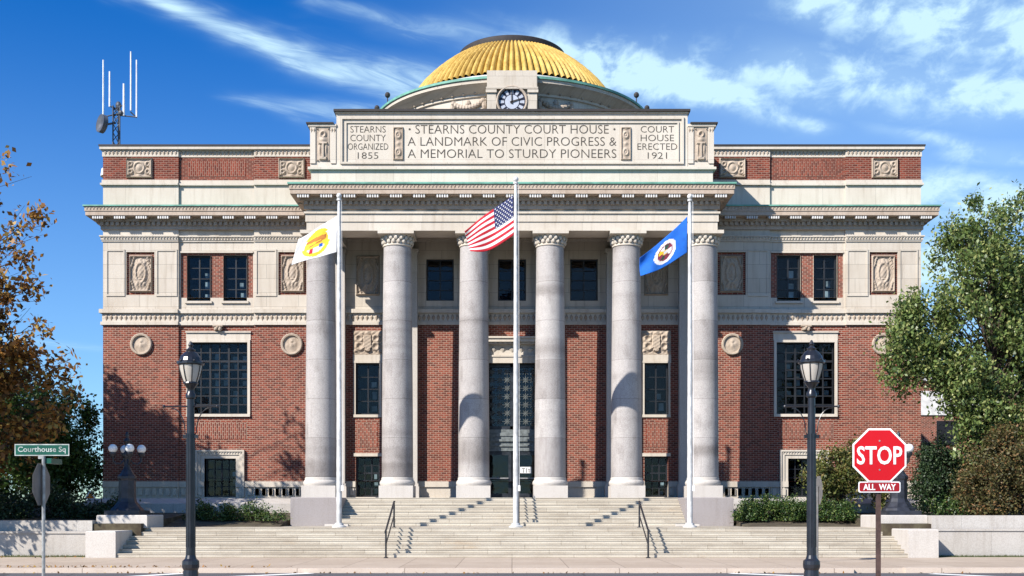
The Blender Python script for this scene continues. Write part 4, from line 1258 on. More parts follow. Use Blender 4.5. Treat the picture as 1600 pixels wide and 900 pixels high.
# ------------------------------------------------------------------ granite blocks and retaining walls
def block(x0, x1, y0, y1, z0, z1, mat, name, label, cat, group=None, bev=.03):
    m = MB()
    m.extrude_z([(x0, y0), (x1, y0), (x1, y1), (x0, y1)], z0, z1 - bev)
    m.add([(x0, y0, z1 - bev), (x1, y0, z1 - bev), (x1, y1, z1 - bev), (x0, y1, z1 - bev), (x0 + bev, y0 + bev, z1), (x1 - bev, y0 + bev, z1), (x1 - bev, y1 - bev, z1), (x0 + bev, y1 - bev, z1)],
          [(0, 1, 5, 4), (1, 2, 6, 5), (2, 3, 7, 6), (3, 0, 4, 7), (4, 5, 6, 7)])
    return tag(m.build(name, mat), label, cat, group)
for s_ in (-1, 1):
    side = 'left' if s_ < 0 else 'right'
    X = lambda a, b: sorted((s_ * a, s_ * b))
    a, b = X(6.752, 8.62); block(a, b, 44.2, 46.44, .982, 2.097, M['granite_dark'], 'granite_block', 'dark speckled granite block below the ' + ('leftmost' if s_ < 0 else 'rightmost') + ' column, beside the upper steps', 'granite block', 'dark blocks beside the upper steps')
    a, b = X(6.3, 7.2); block(a, b, 43.62, 43.88, .982, 1.06, M['granite'], 'stone_slab', 'thin pale stone slab at the foot of the ' + side + ' dark granite block', 'stone slab', 'thin slabs at the foot of the dark blocks', .01)
    a, b = X(13.402, 14.42); block(a, b, 38.4, 40.38, -.02, .90 if s_ < 0 else .96, M['granite'], 'cheek_block', ('pale low block at the left end of the lower steps, under the shaded lamp' if s_ < 0 else 'pale low block at the right end of the lower steps in full sun'), 'granite block', 'low cheek blocks of the lower steps')
    a, b = X(12.98, 14.78); block(a, b, 40.4, 42.3, .97, 1.43, M['granite'], 'lamp_plinth', ('pale upper block carrying the shaded four globe lamp' if s_ < 0 else 'pale upper block carrying the globe lamp behind the stop sign'), 'granite block', 'plinth blocks under the globe lamps')
    m = MB(); xs = X(14.44, 70)
    m.box(xs[0], xs[1], 39.3, 40.0, -.05, .86 if s_ < 0 else .95); m.box(xs[0], xs[1], 39.26, 40.0, .80 if s_ < 0 else .89, .87 if s_ < 0 else .96)
    tag(m.build('retaining_wall', M['granite_wall']), 'pale grey lower retaining wall ' + ('dappled with leaf shadows on the left' if s_ < 0 else 'in full sun on the right'), 'retaining wall', 'lower retaining walls')
    m = MB(); xs = X(14.80, 70); m.box(xs[0], xs[1], 40.05, 40.6, .3, 1.24 if s_ < 0 else 1.42)
    tag(m.build('retaining_wall', M['granite_wall']), ('upper course of the retaining wall set back under the autumn tree' if s_ < 0 else 'upper course of the retaining wall set back below the brownish shrub'), 'retaining wall', 'upper retaining walls')
    m = MB(); xs = X(14.3, 70); rg = random.Random(5)
    for i in range(5200):
        x = xs[0] + (xs[1] - xs[0]) * rg.random() ** (1 if s_ > 0 else 1); 
        x = s_ * (14.3 + 18 * rg.random()); y = 38.95 + .33 * rg.random(); h = rg.uniform(.03, .10); t = rg.uniform(-.03, .03)
        m.add([(x - .006, y, 0.0), (x + .006, y, 0.0), (x + t, y + t, h)], [(0, 1, 2)])
    tag(m.build('grass_strip', M['lawn']), 'narrow strip of short grass at the foot of the ' + side + ' retaining wall', 'grass', None, 'stuff')
    mb = MB(); xs = X(14.3, 70); mb.box(xs[0], xs[1], 38.9, 39.3, -.24, .006); struct(mb.build('verge', M['lawn']))

# ------------------------------------------------------------------ handrails
def handrail(x, y0, y1, z0, z1, label, h=.93, group='black iron handrails on the steps'):
    root = empty('handrail', (x, y0, z0), label, 'handrail', group)
    m = MB(); m.tube([(x, y0, z0), (x, y0, z0 + h)], .032, 8); p0 = put(m.build('post', M['iron']), root)
    m = MB(); m.tube([(x, y1, z1), (x, y1, z1 + h)], .032, 8); p1 = put(m.build('post', M['iron']), root)
    m = MB(); m.tube([(x, y0 - .12, z0 + h - .10), (x, y0 - .13, z0 + h - .02), (x, y0, z0 + h), (x, y1, z1 + h), (x, y1 + .12, z1 + h)], .036, 8); put(m.build('rail', M['iron']), root)
    m = MB(); m.tube([(x, y0, z0 + h * .48), (x, y1, z1 + h * .48)], .024, 8); put(m.build('lower_rail', M['iron']), root)
    for y_, z_, p_ in ((y0, z0, p0), (y1, z1, p1)):
        m = MB(); m.lathe([(.08, z_), (.08, z_ + .02), (.035, z_ + .04)], x, y_, 12); sub(m.build('foot_flange', M['iron']), p_)
    return root
handrail(-4.24, 38.2, 40.85, 0, .98, 'left black iron handrail on the lower steps')
handrail(4.58, 38.2, 40.85, 0, .98, 'right black iron handrail on the lower steps')
handrail(.26, 43.7, 46.6, .98, 2.1, 'black iron handrail on the upper steps, behind the tallest flagpole')

# ------------------------------------------------------------------ flagpoles and flags
YP = 41.25; sP = F / YP
def fx(u): return (u - 800) / sP
def fz(v): return EYE + (793 - v) / sP
def flagpole(u, vtop, label, ball):
    x = fx(u)
    root = empty('flagpole', (x, YP, .98), label, 'flagpole', 'white flagpoles on the landing')
    zt = fz(vtop)
    m = MB(); m.lathe([(.098, .98), (.098, 3), (.085, 7), (.062, zt - .3), (.05, zt - .1)], x, YP, 20); put(m.build('pole', M['alu'], None, True), root)
    m = MB(); m.lathe([(.26, .98), (.26, 1.02), (.17, 1.06), (.15, 1.14)], x, YP, 20); put(m.build('base_collar', M['alu'], None, True), root)
    m = MB(); m.lathe([(.055, zt - .1), (.09, zt - .08), (.09, zt - .02), (.03, zt)], x, YP, 12); m.ball(x, YP, zt + .09, .10 if ball else .07, n=14, m=9); put(m.build('finial', M['alu'], None, True), root)
    m = MB(); m.tube([(x + .13, YP - .05, 2.4), (x + .10, YP - .05, zt - .1)], .007, 4); m.box(x + .08, x + .16, YP - .08, YP - .03, 2.3, 2.5); put(m.build('halyard', M['white']), root)
    return root
flagpole(530, 310, 'white flagpole flying the white flag with a golden seal', True)
flagpole(806, 284, 'tallest white flagpole, flying the red and white striped flag', True)
flagpole(1078, 311, 'white flagpole flying the blue flag', True)

def flag_grid(TH, TF, BH, BF, bulge_top, bulge_bot, nu, nv, wave, ph, dback):
    """corner points as the photo shows them, hung in real space from the pole; returns P(s,t)"""
    def P(s, t):
        top = (TH[0] + (TF[0] - TH[0]) * s, TH[1] + (TF[1] - TH[1]) * s + bulge_top * sin(pi * s))
        bot = (BH[0] + (BF[0] - BH[0]) * s, BH[1] + (BF[1] - BH[1]) * s + bulge_bot * sin(pi * s))
        u = top[0] + (bot[0] - top[0]) * t; v = top[1] + (bot[1] - top[1]) * t
        x, z = fx(u), fz(v)
        y = YP + .02 + dback * s + wave * s ** .6 * sin(5.5 * s + 3.2 * t + ph) + wave * .5 * s * sin(9 * s - 4 * t + ph)
        return (x, y, z)
    return P
def flag(name, P, nu, nv, colour, mats, label, extra=None):
    m = MB()
    vs = [P(i / nu, j / nv) for j in range(nv + 1) for i in range(nu + 1)]
    o = len(m.v); m.v += vs
    for j in range(nv):
        for i in range(nu):
            k = j * (nu + 1) + i; m.f.append((k, k + 1, k + nu + 2, k + nu + 1)); m.m.append(colour((i + .5) / nu, (j + .5) / nv))
    if extra: extra(m, P)
    me = bpy.data.meshes.new(name); me.from_pydata(m.v, [], m.f)
    for q in mats: me.materials.append(q)
    me.polygons.foreach_set('material_index', m.m); me.polygons.foreach_set('use_smooth', [True] * len(me.polygons)); me.update()
    ob = bpy.data.objects.new(name, me); COL.objects.link(ob)
    md = ob.modifiers.new('cloth', 'SOLIDIFY'); md.thickness = .006; md.offset = 0
    return tag(ob, label, 'flag', 'flags on the three poles')
def us(s, t):
    if s < .40 and t < 7 / 13: return 2
    return 0 if int(t * 13) % 2 == 0 else 1
def stars(m, P):
    for r in range(9):
        for c in range(6 if r % 2 == 0 else 5):
            s = .40 * (c + (.5 if r % 2 == 0 else 1.0)) / 6; t = 7 / 13 * (r + .5) / 9 + .012
            for dy_ in (-.014, .014):
                pts = []
                for k in range(10):
                    a = pi / 2 + k * pi / 5; rr = 1 if k % 2 == 0 else .42
                    x, y, z = P(s + rr * .020 * cos(a), t - rr * .034 * sin(a)); pts.append((x, y + dy_, z))
                k0 = len(m.v); m.v += pts; m.f.append(tuple(range(k0, k0 + 10))); m.m.append(1)
flag('flag', flag_grid((802, 305), (725, 356), (803, 367), (734, 387), -2, 9, 50, 39, .13, .4, .55), 50, 39, us, [M['fl_red'], M['fl_white'], M['fl_navy']], 'red and white striped flag with white stars on a navy canton', stars)
def mn(s, t):
    du, dv = (s - .47) / .23, (t - .52) / .36
    d = math.hypot(du, dv)
    if d > 1: return 0
    if d > .70: return 1
    if d > .60: return 2
    if abs(dv) < .12 and du < .1: return 1
    a = math.atan2(dv, du)
    return (2, 3, 1, 4, 2, 3, 2, 1)[int((a + pi) / (2 * pi) * 7.99)] if d > .22 else 4
flag('flag', flag_grid((1074, 338), (1001, 400), (1074, 394), (1002, 429), 3, 4, 48, 40, .12, 1.3, .3), 48, 40, mn, [M['fl_blue'], M['fl_white'], M['fl_maroon'], M['fl_green'], M['fl_gold']], 'blue flag with a round white and maroon seal')
def county(s, t):
    du, dv = (s - .50) / .34, (t - .50) / .42
    d = math.hypot(du, dv)
    if d > 1: return 0
    if d > .86: return 1 if (dv > .1 or dv < -.55) else 0
    if dv < -.45: return 1
    if abs(dv + .30 + .15 * du) < .16 and abs(du) < .72: return 2
    if abs(dv - .02 - .1 * du) < .05 and -.7 < du < .5: return 2
    if du > .1 and abs(du - .30) < .10 and .28 < dv < .72: return 3
    if abs(du + .35) < .12 and .2 < dv < .42: return 4
    if dv > .30 and abs(du) < .62: return 0 if d < .72 else 1
    if abs(dv + .68) < .08: return 5
    return 1
flag('flag', flag_grid((527, 337), (463, 370), (526, 394), (453, 411), 1, -1, 48, 40, .10, 2.4, .35), 48, 40, county, [M['fl_white'], M['fl_gold'], M['fl_brown'], M['fl_red'], M['fl_blue'], M['fl_green']], 'white flag with a golden yellow county seal')

# ------------------------------------------------------------------ street lamps
def street_lamp(x, y, zt, label):
    root = empty('street_lamp', (x, y, 0), label, 'street lamp', 'black street lamps on the near corners')
    k = zt - 4.50
    m = MB(); m.lathe([(.19, 0), (.19, .08), (.16, .12), (.135, .50), (.125, .60), (.145, .64), (.15, .70), (.145, .76), (.10, .80), (.085, .86), (.082, 1.0)], x, y, 16); put(m.build('base', M['iron']), root)
    m = MB()
    m.lathe([(.080, 1.0), (.078, 1.6), (.068, 3.0), (.062, 3.60 + k), (.085, 3.62 + k), (.09, 3.68 + k), (.065, 3.72 + k), (.06, 3.78 + k), (.10, 3.84 + k), (.12, 3.87 + k)], x, y, 16)
    for i in range(10):
        a = 2 * pi * i / 10; m.tube([(x + .078 * cos(a), y + .078 * sin(a), 1.0), (x + .067 * cos(a), y + .067 * sin(a), 3.0)], .010, 4)
    put(m.build('post', M['iron'], None, True), root)
    z0 = 3.87 + k
    m = MB(); m.lathe([(.105, z0), (.15, z0 + .12), (.185, z0 + .25), (.195, z0 + .33)], x, y, 16, True); lg = put(m.build('lantern', M['lantern'], None, True), root)
    m = MB()
    for i in range(8):
        a = 2 * pi * (i + .5) / 8
        m.tube([(x + r_ * cos(a), y + r_ * sin(a), z0 + dz_) for r_, dz_ in ((.112, 0), (.157, .12), (.192, .25), (.203, .34))], .009, 5)
    m.lathe([(.20, z0 + .325), (.235, z0 + .345), (.235, z0 + .375), (.20, z0 + .40), (.185, z0 + .46), (.12, z0 + .54), (.075, z0 + .57), (.085, z0 + .60), (.05, z0 + .62), (.03, z0 + .65), (.045, z0 + .68), (.012, z0 + .75)], x, y, 16)
    m.lathe([(.10, z0 - .01), (.135, z0 + .005), (.125, z0 + .03), (.118, z0 + .032)], x, y, 16)
    for i in range(6):
        a = 2 * pi * i / 6; m.ball(x + .235 * cos(a), y + .235 * sin(a), z0 + .39, .022, n=6, m=4)
    sub(m.build('lantern_cage', M['iron']), lg)
    # banner bars with curled brackets
    zb = EYE + (793 - 635) / (F / y)
    for sg in (-1, 1):
        m = MB(); m.tube([(x + sg * .06, y, zb), (x + sg * .46, y, zb)], .016, 6); m.ball(x + sg * .47, y, zb, .028, n=8, m=6)
        pts = []
        for i in range(12):
            t = i / 11; a = pi / 2 * t
            pts.append((x + sg * (.10 + .24 * (1 - cos(a))), y, zb - .46 + .43 * sin(a)))
        m.tube([(x + sg * .06, y, zb - .52)] + pts, .010, 5)
        m.box(min(x + sg * .06, x + sg * .13), max(x + sg * .06, x + sg * .13), y - .03, y + .03, zb - .56, zb - .50)
        put(m.build('banner_bar', M['iron']), root)
    return root
YL = 20.0
street_lamp((298 - 800) * YL / F, YL, EYE + (793 - 544) / (F / YL), 'black street lamp standing in front of the left wing and its big window')
street_lamp((1268 - 800) * YL / F, YL, EYE + (793 - 542) / (F / YL), 'black street lamp standing beside the red stop sign')

# four-globe lamp standards
def globe_lamp(x, y, z, rot, label):
    root = empty('globe_lamp', (x, y, z), label, 'globe lamp', 'cast iron globe lamps on the stair plinths')
    m = MB()
    m.extrude_z([(x + s1 * .62, y + s2 * .62) for s1, s2 in ((-1, -1), (1, -1), (1, 1), (-1, 1))], z, z + .16)
    m.lathe([(.60, z + .16), (.55, z + .24), (.48, z + .30), (.40, z + .40), (.34, z + .48), (.31, z + .60), (.30, z + 1.25), (.34, z + 1.32), (.34, z + 1.40), (.26, z + 1.48), (.2, z + 1.58), (.15, z + 1.66)], x, y, 8, True, pi / 8)
    put(m.build('pedestal', M['cast']), root)
    m = MB(); m.lathe([(.15, z + 1.66), (.11, z + 1.75), (.10, z + 2.1), (.14, z + 2.16), (.14, z + 2.24), (.09, z + 2.3), (.08, z + 2.62), (.12, z + 2.68), (.10, z + 2.74), (.05, z + 2.8), (.075, z + 2.88), (.06, z + 2.96), (.02, z + 3.03)], x, y, 12)
    put(m.build('stem', M['cast'], None, True), root)
    for k in range(4):
        a = R(rot + 90 * k); dx_, dy_ = cos(a), sin(a)
        m = MB(); m.tube([(x + dx_ * r_, y + dy_ * r_, z + h_) for r_, h_ in ((.1, 2.0), (.22, 1.86), (.38, 1.84), (.48, 1.94), (.50, 2.10))], .035, 6)
        m.lathe([(.05, z + 2.08), (.10, z + 2.14), (.13, z + 2.22), (.12, z + 2.26)], x + dx_ * .50, y + dy_ * .50, 10)
        ar = put(m.build('arm', M['cast'], None, True), root)
        m = MB(); m.ball(x + dx_ * .50, y + dy_ * .50, z + 2.40, .16, n=16, m=12); sub(m.build('globe', M['globe'], None, True), ar)
    return root
globe_lamp(-13.97, 41.25, 1.43, 28, 'dark globe lamp with four white globes standing in tree shade on the left plinth')
globe_lamp(14.03, 41.25, 1.43, 28, 'dark globe lamp mostly hidden by the stop sign, one white globe showing')

# ------------------------------------------------------------------ signs
def octagon(r): return [(r / cos(pi / 8) * cos(pi / 8 + k * pi / 4), r / cos(pi / 8) * sin(pi / 8 + k * pi / 4)) for k in range(8)]
def stop_sign():
    Y = 15.7; s = F / Y; x = (1374 - 800) / s; zc_ = EYE + (793 - 711.5) / s
    root = empty('stop_sign', (x, Y, 0), 'red octagonal stop sign with an ALL WAY plate, on a brown post', 'stop sign')
    m = MB(); m.box(x - .028, x + .028, Y + .02, Y + .075, 0, zc_ + .3)
    for k in range(44): m.box(x - .008, x + .008, Y + .0185, Y + .022, .06 + k * .05, .078 + k * .05)
    put(m.build('post', M['brownpost']), root)
    m = MB(); m.extrude_y([(x + a, zc_ + b) for a, b in octagon(.372)], Y - .003, Y); sp = put(m.build('sign_face', M['white']), root)
    m = MB(); m.extrude_y([(x + a, zc_ + b) for a, b in octagon(.347)], Y - .006, Y - .0035); o = m.build('red_field', M['red']); sub(o, sp)
    m = MB()
    for dz_ in (.20, -.20): m.extrude_y([(x + .012 * cos(k * pi / 4), zc_ + dz_ + .012 * sin(k * pi / 4)) for k in range(8)], Y - .011, Y - .0065)
    sub(m.build('bolt', M['galv']), sp)
    o = text_mesh('lettering', 'STOP', 1, M['white'], None, x, Y - .0085, zc_, .002, .018, .625, .255, spacing=1.02); sub(o, sp)
    z2 = EYE + (793 - 761) / s; hw_, hh = .29, .075
    def rr(w, h, r=.022):
        p = []
        for cx_, cz_, a0 in ((w - r, h - r, 0), (-w + r, h - r, 90), (-w + r, -h + r, 180), (w - r, -h + r, 270)):
            for q in range(5): a = R(a0 + q * 22.5); p.append((x + cx_ + r * cos(a), z2 + cz_ + r * sin(a)))
        return p
    m = MB(); m.extrude_y(rr(hw_, hh), Y - .003, Y); pl_ = put(m.build('plate', M['white']), root)
    m = MB(); m.extrude_y(rr(hw_ - .014, hh - .014), Y - .006, Y - .0035); sub(m.build('plate_field', M['red_dim']), pl_)
    o = text_mesh('plate_lettering', 'ALL  WAY', 1, M['white'], None, x, Y - .0085, z2, .002, .02, .45, .085); sub(o, pl_)
stop_sign()

def side_stop(x, y, zc_, rot, r, label, post_mat, zbase=0, z_top=None, blade=None):
    root = empty('stop_sign', (x, y, zbase), label, 'stop sign')
    m = MB(); m.tube([(0, .035, 0), (0, .035, (z_top or zc_ + .3) - zbase)], .032, 8); p = m.build('post', post_mat, root); 
    m = MB(); m.extrude_y([(a, zc_ - zbase + b) for a, b in octagon(r)], -.004, .0); f = m.build('sign_face', M['signback'], root); 
    m = MB(); m.extrude_y([(a, zc_ - zbase + b) for a, b in octagon(r * .93)], -.0075, -.0045); q = m.build('red_field', M['red'], f)
    for o in (p, f): o.rotation_euler = (0, 0, R(rot))
    return root
# left corner: stop sign seen from behind at a slant, street name blade on top
x_, y_ = (65 - 800) * 20.4 / F, 20.4; s_ = F / 20.4
def sz(v): return EYE + (793 - v) / s_
side_stop(x_, y_, sz(757), 270, .375, 'back of a slanted stop sign on a grey post under the green street sign', M['galv'], 0, sz(712))
root = empty('street_name_sign', (x_, y_, sz(713)), 'green street name sign reading Courthouse Sq, on top of the grey post', 'street sign')
m = MB(); cx_ = (65.5 - 800) / s_; zc_ = sz(703); m.box(cx_ - .49, cx_ + .49, y_ - .002, y_ + .002, zc_ - .105, zc_ + .105); bd_ = put(m.build('border', M['dimmed_white']), root)
m = MB(); m.box(cx_ - .472, cx_ + .472, y_ - .005, y_ + .005, zc_ - .087, zc_ + .087); sub(m.build('blade', M['green']), bd_)
o = text_mesh('lettering', 'Courthouse Sq', 1, M['dimmed_white'], None, cx_, y_ - .0075, zc_ - .003, .0015, .012, .86, .125); sub(o, bd_)
m = MB(); m.box(x_ - .05, x_ + .05, y_ - .03, y_ + .03, sz(717), zc_ - .105); put(m.build('bracket', M['galv']), root)
m = MB(); m.box(x_ + .05, x_ + .17, y_ + .01, y_ + .5, sz(724), sz(716)); put(m.build('cross_blade', M['green']), root)
# far kerb, right: a sign seen almost edge on
x_, y_ = (1279 - 800) * 35.6 / F, 35.6
side_stop(x_, y_, EYE + (793 - 766) / (F / 35.6), 90, .44, 'tall narrow sign seen almost edge on at the far sidewalk, beside the right street lamp', M['signback'], 0, EYE + (793 - 760) / (F / 35.6))
# small orange triangle in the left bed
Y = 44.5; s_ = F / Y; x = (141 - 800) / s_; zb = EYE + (793 - 780) / s_
root = empty('warning_sign', (x, Y, 1.2), 'small orange triangular sign on a short post among the dark bushes at left', 'warning sign')
m = MB(); m.extrude_y([(x - .23, zb), (x + .23, zb), (x + .20, zb + .06), (x + .03, zb + .32), (x - .03, zb + .32), (x - .20, zb + .06)], Y - .004, Y); put(m.build('panel', M['white']), root)
pn_ = root.children[0]
m = MB(); m.extrude_y([(x - .17, zb + .03), (x + .17, zb + .03), (x, zb + .27)], Y - .008, Y - .0045); sub(m.build('field', M['orange']), pn_)
m = MB(); m.tube([(x, Y + .02, 1.2), (x, Y + .02, zb + .2)], .02, 6); put(m.build('post', M['galv']), root)

# ------------------------------------------------------------------ roof antenna
Y = 54.0; s_ = F / Y
def ax(u): return (u - 800) / s_
def az(v): return EYE + (793 - v) / s_
root = empty('antenna_mast', (ax(183), Y, 16.9), 'radio mast with white whip antennas and a round dish on the roof', 'antenna')
m = MB(); x = ax(183)
for (a, b) in ((-.16, -.1), (.16, -.1), (0, .17)): m.tube([(x + a, Y + b, 16.9), (x + a, Y + b, az(166))], .035, 6)
for k in range(9):
    z = 17.0 + k * .42
    if z + .4 > az(166): break
    m.tube([(x - .16, Y - .1, z), (x + .16, Y - .1, z + .4)], .02, 5); m.tube([(x + .16, Y - .1, z), (x, Y + .17, z + .4)], .02, 5); m.tube([(x, Y + .17, z), (x - .16, Y - .1, z + .4)], .02, 5)
put(m.build('lattice_mast', M['steel']), root)
m = MB()
for (u0, v0, u1, v1) in ((183, 178, 163, 184), (183, 170, 172, 167), (183, 180, 214, 184), (214, 184, 205, 176), (183, 172, 194, 180), (176, 172, 192, 166), (176, 182, 192, 176)):
    m.tube([(ax(u0), Y, az(v0)), (ax(u1), Y - .1, az(v1))], .032, 6)
m.ball(ax(185), Y, az(165), .14, .14, .2); m.ball(ax(190), Y - .1, az(178), .14)
put(m.build('bracket_arm', M['steel']), root)
for (u, v0, v1, r_) in ((162.5, 95, 185, .042), (172.5, 113, 168, .045), (194.5, 132, 182, .055), (205.5, 82, 174, .042), (214.5, 95, 184, .042)):
    m = MB(); m.tube([(ax(u), Y - .1, az(v1)), (ax(u), Y - .1, az(v0))], [r_, r_ * .8], 8); o = put(m.build('whip_antenna', M['antenna_white']), root)
m = MB()      # drum dish, turned to the left
vs = []; n = 24; c = Vector((ax(166), Y - .2, az(197))); ax_d = Vector((-.72, -.68, .1)).normalized(); e1 = ax_d.cross(Vector((0, 0, 1))).normalized(); e2 = e1.cross(ax_d)
rings = [(.40, .0), (.43, .02), (.43, .24), (.36, .24), (.2, .14), (.02, .10)]
fs = []
for r_, d in rings:
    for k in range(n): a = 2 * pi * k / n; vs.append(tuple(c + ax_d * d + e1 * (r_ * cos(a)) + e2 * (r_ * sin(a))))
for j in range(len(rings) - 1):
    for k in range(n): fs.append((j * n + k, j * n + (k + 1) % n, (j + 1) * n + (k + 1) % n, (j + 1) * n + k))
fs.append(tuple(range(n))); m.add(vs, fs); m.tube([c, Vector((ax(181), Y, az(192)))], .05, 6)
put(m.build('dish', M['steel'], None, True), root)
m = MB(); m.lathe([(.55, 17.4), (.5, 17.75), (.2, 17.9)], ax(176), Y, 14); put(m.build('mast_foot', M['offwhite'], None, True), root)

# ------------------------------------------------------------------ distant building
root = empty('distant_building', (33, 78, 0), 'distant brick and white building glimpsed between the right wing and the big tree', 'building')
m = MB(); m.box(26.5, 44, 80, 95, 0, 10.6); put(m.build('wall', M['brick']), root)
m = MB(); m.box(26.3, 44.2, 79.9, 95.2, 8.2, 9.9); m.box(26.3, 44.2, 79.85, 95.2, 10.6, 11.0); put(m.build('white_band', M['offwhite']), root)
for i in range(6):
    for z0 in (1.5, 6.1):
        m = MB(); a = 27.2 + i * 2.7; m.box(a, a + 1.5, 79.95, 80.05, z0, z0 + 1.7); w = put(m.build('window', M['room']), root)
# ------------------------------------------------------------------ vegetation
def leaves_mesh(name, pts, size, mat, seed, parent=None, flat=.0, droop=0.0, asp=.55, upbias=.4):
    """one leaf = one bent pair of triangles; random value per leaf in attribute 'leaf'"""
    rs = np.random.RandomState(seed)
    n = len(pts)
    pts = np.asarray(pts, dtype=float)
    d = rs.normal(size=(n, 3)); d[:, 2] -= droop; d /= np.linalg.norm(d, axis=1)[:, None]
    nrm = rs.normal(size=(n, 3)); nrm[:, 2] += upbias * 2; nrm -= (nrm * d).sum(1)[:, None] * d; nrm /= np.linalg.norm(nrm, axis=1)[:, None]
    w = np.cross(d, nrm)
    L = size * rs.uniform(.6, 1.35, n)[:, None]
    A = pts - d * L * .5; B = pts + w * L * asp * .5 + nrm * L * .06; C = pts + d * L * .5; D_ = pts - w * L * asp * .5 + nrm * L * .06
    V = np.stack([A, B, C, D_], 1).reshape(-1, 3)
    me = bpy.data.meshes.new(name)
    me.vertices.add(4 * n); me.vertices.foreach_set('co', V.ravel())
    me.loops.add(4 * n); me.loops.foreach_set('vertex_index', np.arange(4 * n, dtype=np.int32))
    me.polygons.add(n); me.polygons.foreach_set('loop_start', np.arange(0, 4 * n, 4, dtype=np.int32)); me.polygons.foreach_set('loop_total', np.full(n, 4, dtype=np.int32))
    at_ = me.attributes.new('leaf', 'FLOAT', 'FACE'); at_.data.foreach_set('value', rs.rand(n))
    me.materials.append(mat); me.update(); me.validate()
    o = bpy.data.objects.new(name, me); COL.objects.link(o)
    if parent: put(o, parent)
    return o

def clump_points(lobes, spacing, rs, shell=.0):
    """clump centres spread through a union of ellipsoids (cx,cy,cz,rx,ry,rz)"""
    out = []
    for (cx, cy, cz, rx, ry, rz) in lobes:
        vol = 4.19 * rx * ry * rz; n = max(3, int(vol / spacing ** 3 * 1.1))
        for _ in range(n):
            v = rs.normal(size=3); v /= np.linalg.norm(v); r = rs.rand() ** (1 / 3)
            r = max(r, shell * rs.rand()) if shell else r
            out.append((cx + v[0] * r * rx, cy + v[1] * r * ry, cz + v[2] * r * rz))
    return out

def tree(name, base, lobes, trunk_r, trunk_top, spacing, clump_r, per, leaf, mat, seed, label, cat='tree', group=None, droop=0.0, stretch=1.0, bark=None, extra=None, asp=.55, branch_every=2, lean=(0, 0), shell=.5, wood=1.0):
    rs = np.random.RandomState(seed); rp = random.Random(seed)
    root = empty(name, base, label, cat, group)
    cl = clump_points(lobes, spacing, rs, shell)
    if extra: cl += extra
    m = MB(); bx, by, bz = base
    spine = []
    for i in range(7):
        t = i / 6; spine.append(Vector((bx + lean[0] * t + .12 * sin(3 * t + seed) * t, by + lean[1] * t + .12 * cos(4 * t + seed) * t, bz - .1 + (trunk_top - bz) * t)))
    m.tube(spine, [trunk_r * (1.25 - .25 * min(1, i * 2 / 6)) * (1 - .72 * i / 6) for i in range(7)], 9)
    for k, c in enumerate(cl):
        if k % branch_every: continue
        c = Vector(c); 
        zz_ = min(max(bz + (c.z - bz) * .62, bz + (trunk_top - bz) * .22), trunk_top)
        t = (zz_ - bz) / (trunk_top - bz); j = min(5, int(t * 6)); st = spine[j].lerp(spine[j + 1], t * 6 - j)
        L = (c - st).length
        mid = st.lerp(c, .5) + Vector((rp.uniform(-1, 1), rp.uniform(-1, 1), rp.uniform(0, 1))) * L * .10
        r0 = wood * max(.015, trunk_r * (.10 + .035 * L) * (1 - .5 * t))
        m.tube([st, st.lerp(mid, .55), mid, mid.lerp(c, .6), c], [r0, r0 * .8, r0 * .55, r0 * .35, r0 * .15], 5, False)
        for q in range(3):
            e = c + Vector((rp.gauss(0, 1), rp.gauss(0, 1), rp.gauss(0, 1))) * clump_r * .8
            m.tube([mid.lerp(c, .5 + .15 * q), e], [r0 * .3, .006], 4, False)
    put(m.build('trunk', bark or M['bark'], None, True), root)
    P = []
    for c in cl:
        n = int(per * rs.uniform(.55, 1.4)); k = rs.uniform(.65, 1.25)
        q = rs.normal(size=(n, 3)) * clump_r * .55 * k; q[:, 2] *= stretch
        P.append(q + np.array(c))
    P = np.concatenate(P)
    P = P[P[:, 2] > bz + .15]
    leaves_mesh('crown', P, leaf, mat, seed + 1, root, droop=droop, asp=asp)
    return root

M['leaf_right'] = leaf_mat('birch_leaf', ((.06, .10, .03), (.14, .20, .055), (.34, .36, .13)), .38, .28)
M['leaf_autumn'] = leaf_mat('oak_leaf_autumn', ((.085, .055, .025), (.29, .13, .03), (.48, .32, .08)), .5, .3)
M['leaf_green'] = leaf_mat('maple_leaf', ((.025, .06, .014), (.06, .12, .022), (.13, .18, .04)), .5, .25)
M['leaf_hedge'] = leaf_mat('hedge_leaf', ((.018, .045, .012), (.045, .09, .02), (.15, .19, .05)), .45, .15)
M['leaf_yew'] = leaf_mat('yew_needle', ((.012, .028, .012), (.025, .05, .018), (.06, .09, .035)), .5, .1)
M['leaf_olive'] = leaf_mat('shrub_leaf_bronze', ((.05, .05, .020), (.10, .095, .032), (.22, .12, .05)), .55, .2)
M['leaf_shrub'] = leaf_mat('small_tree_leaf', ((.05, .07, .018), (.12, .14, .035), (.26, .20, .07)), .5, .25)

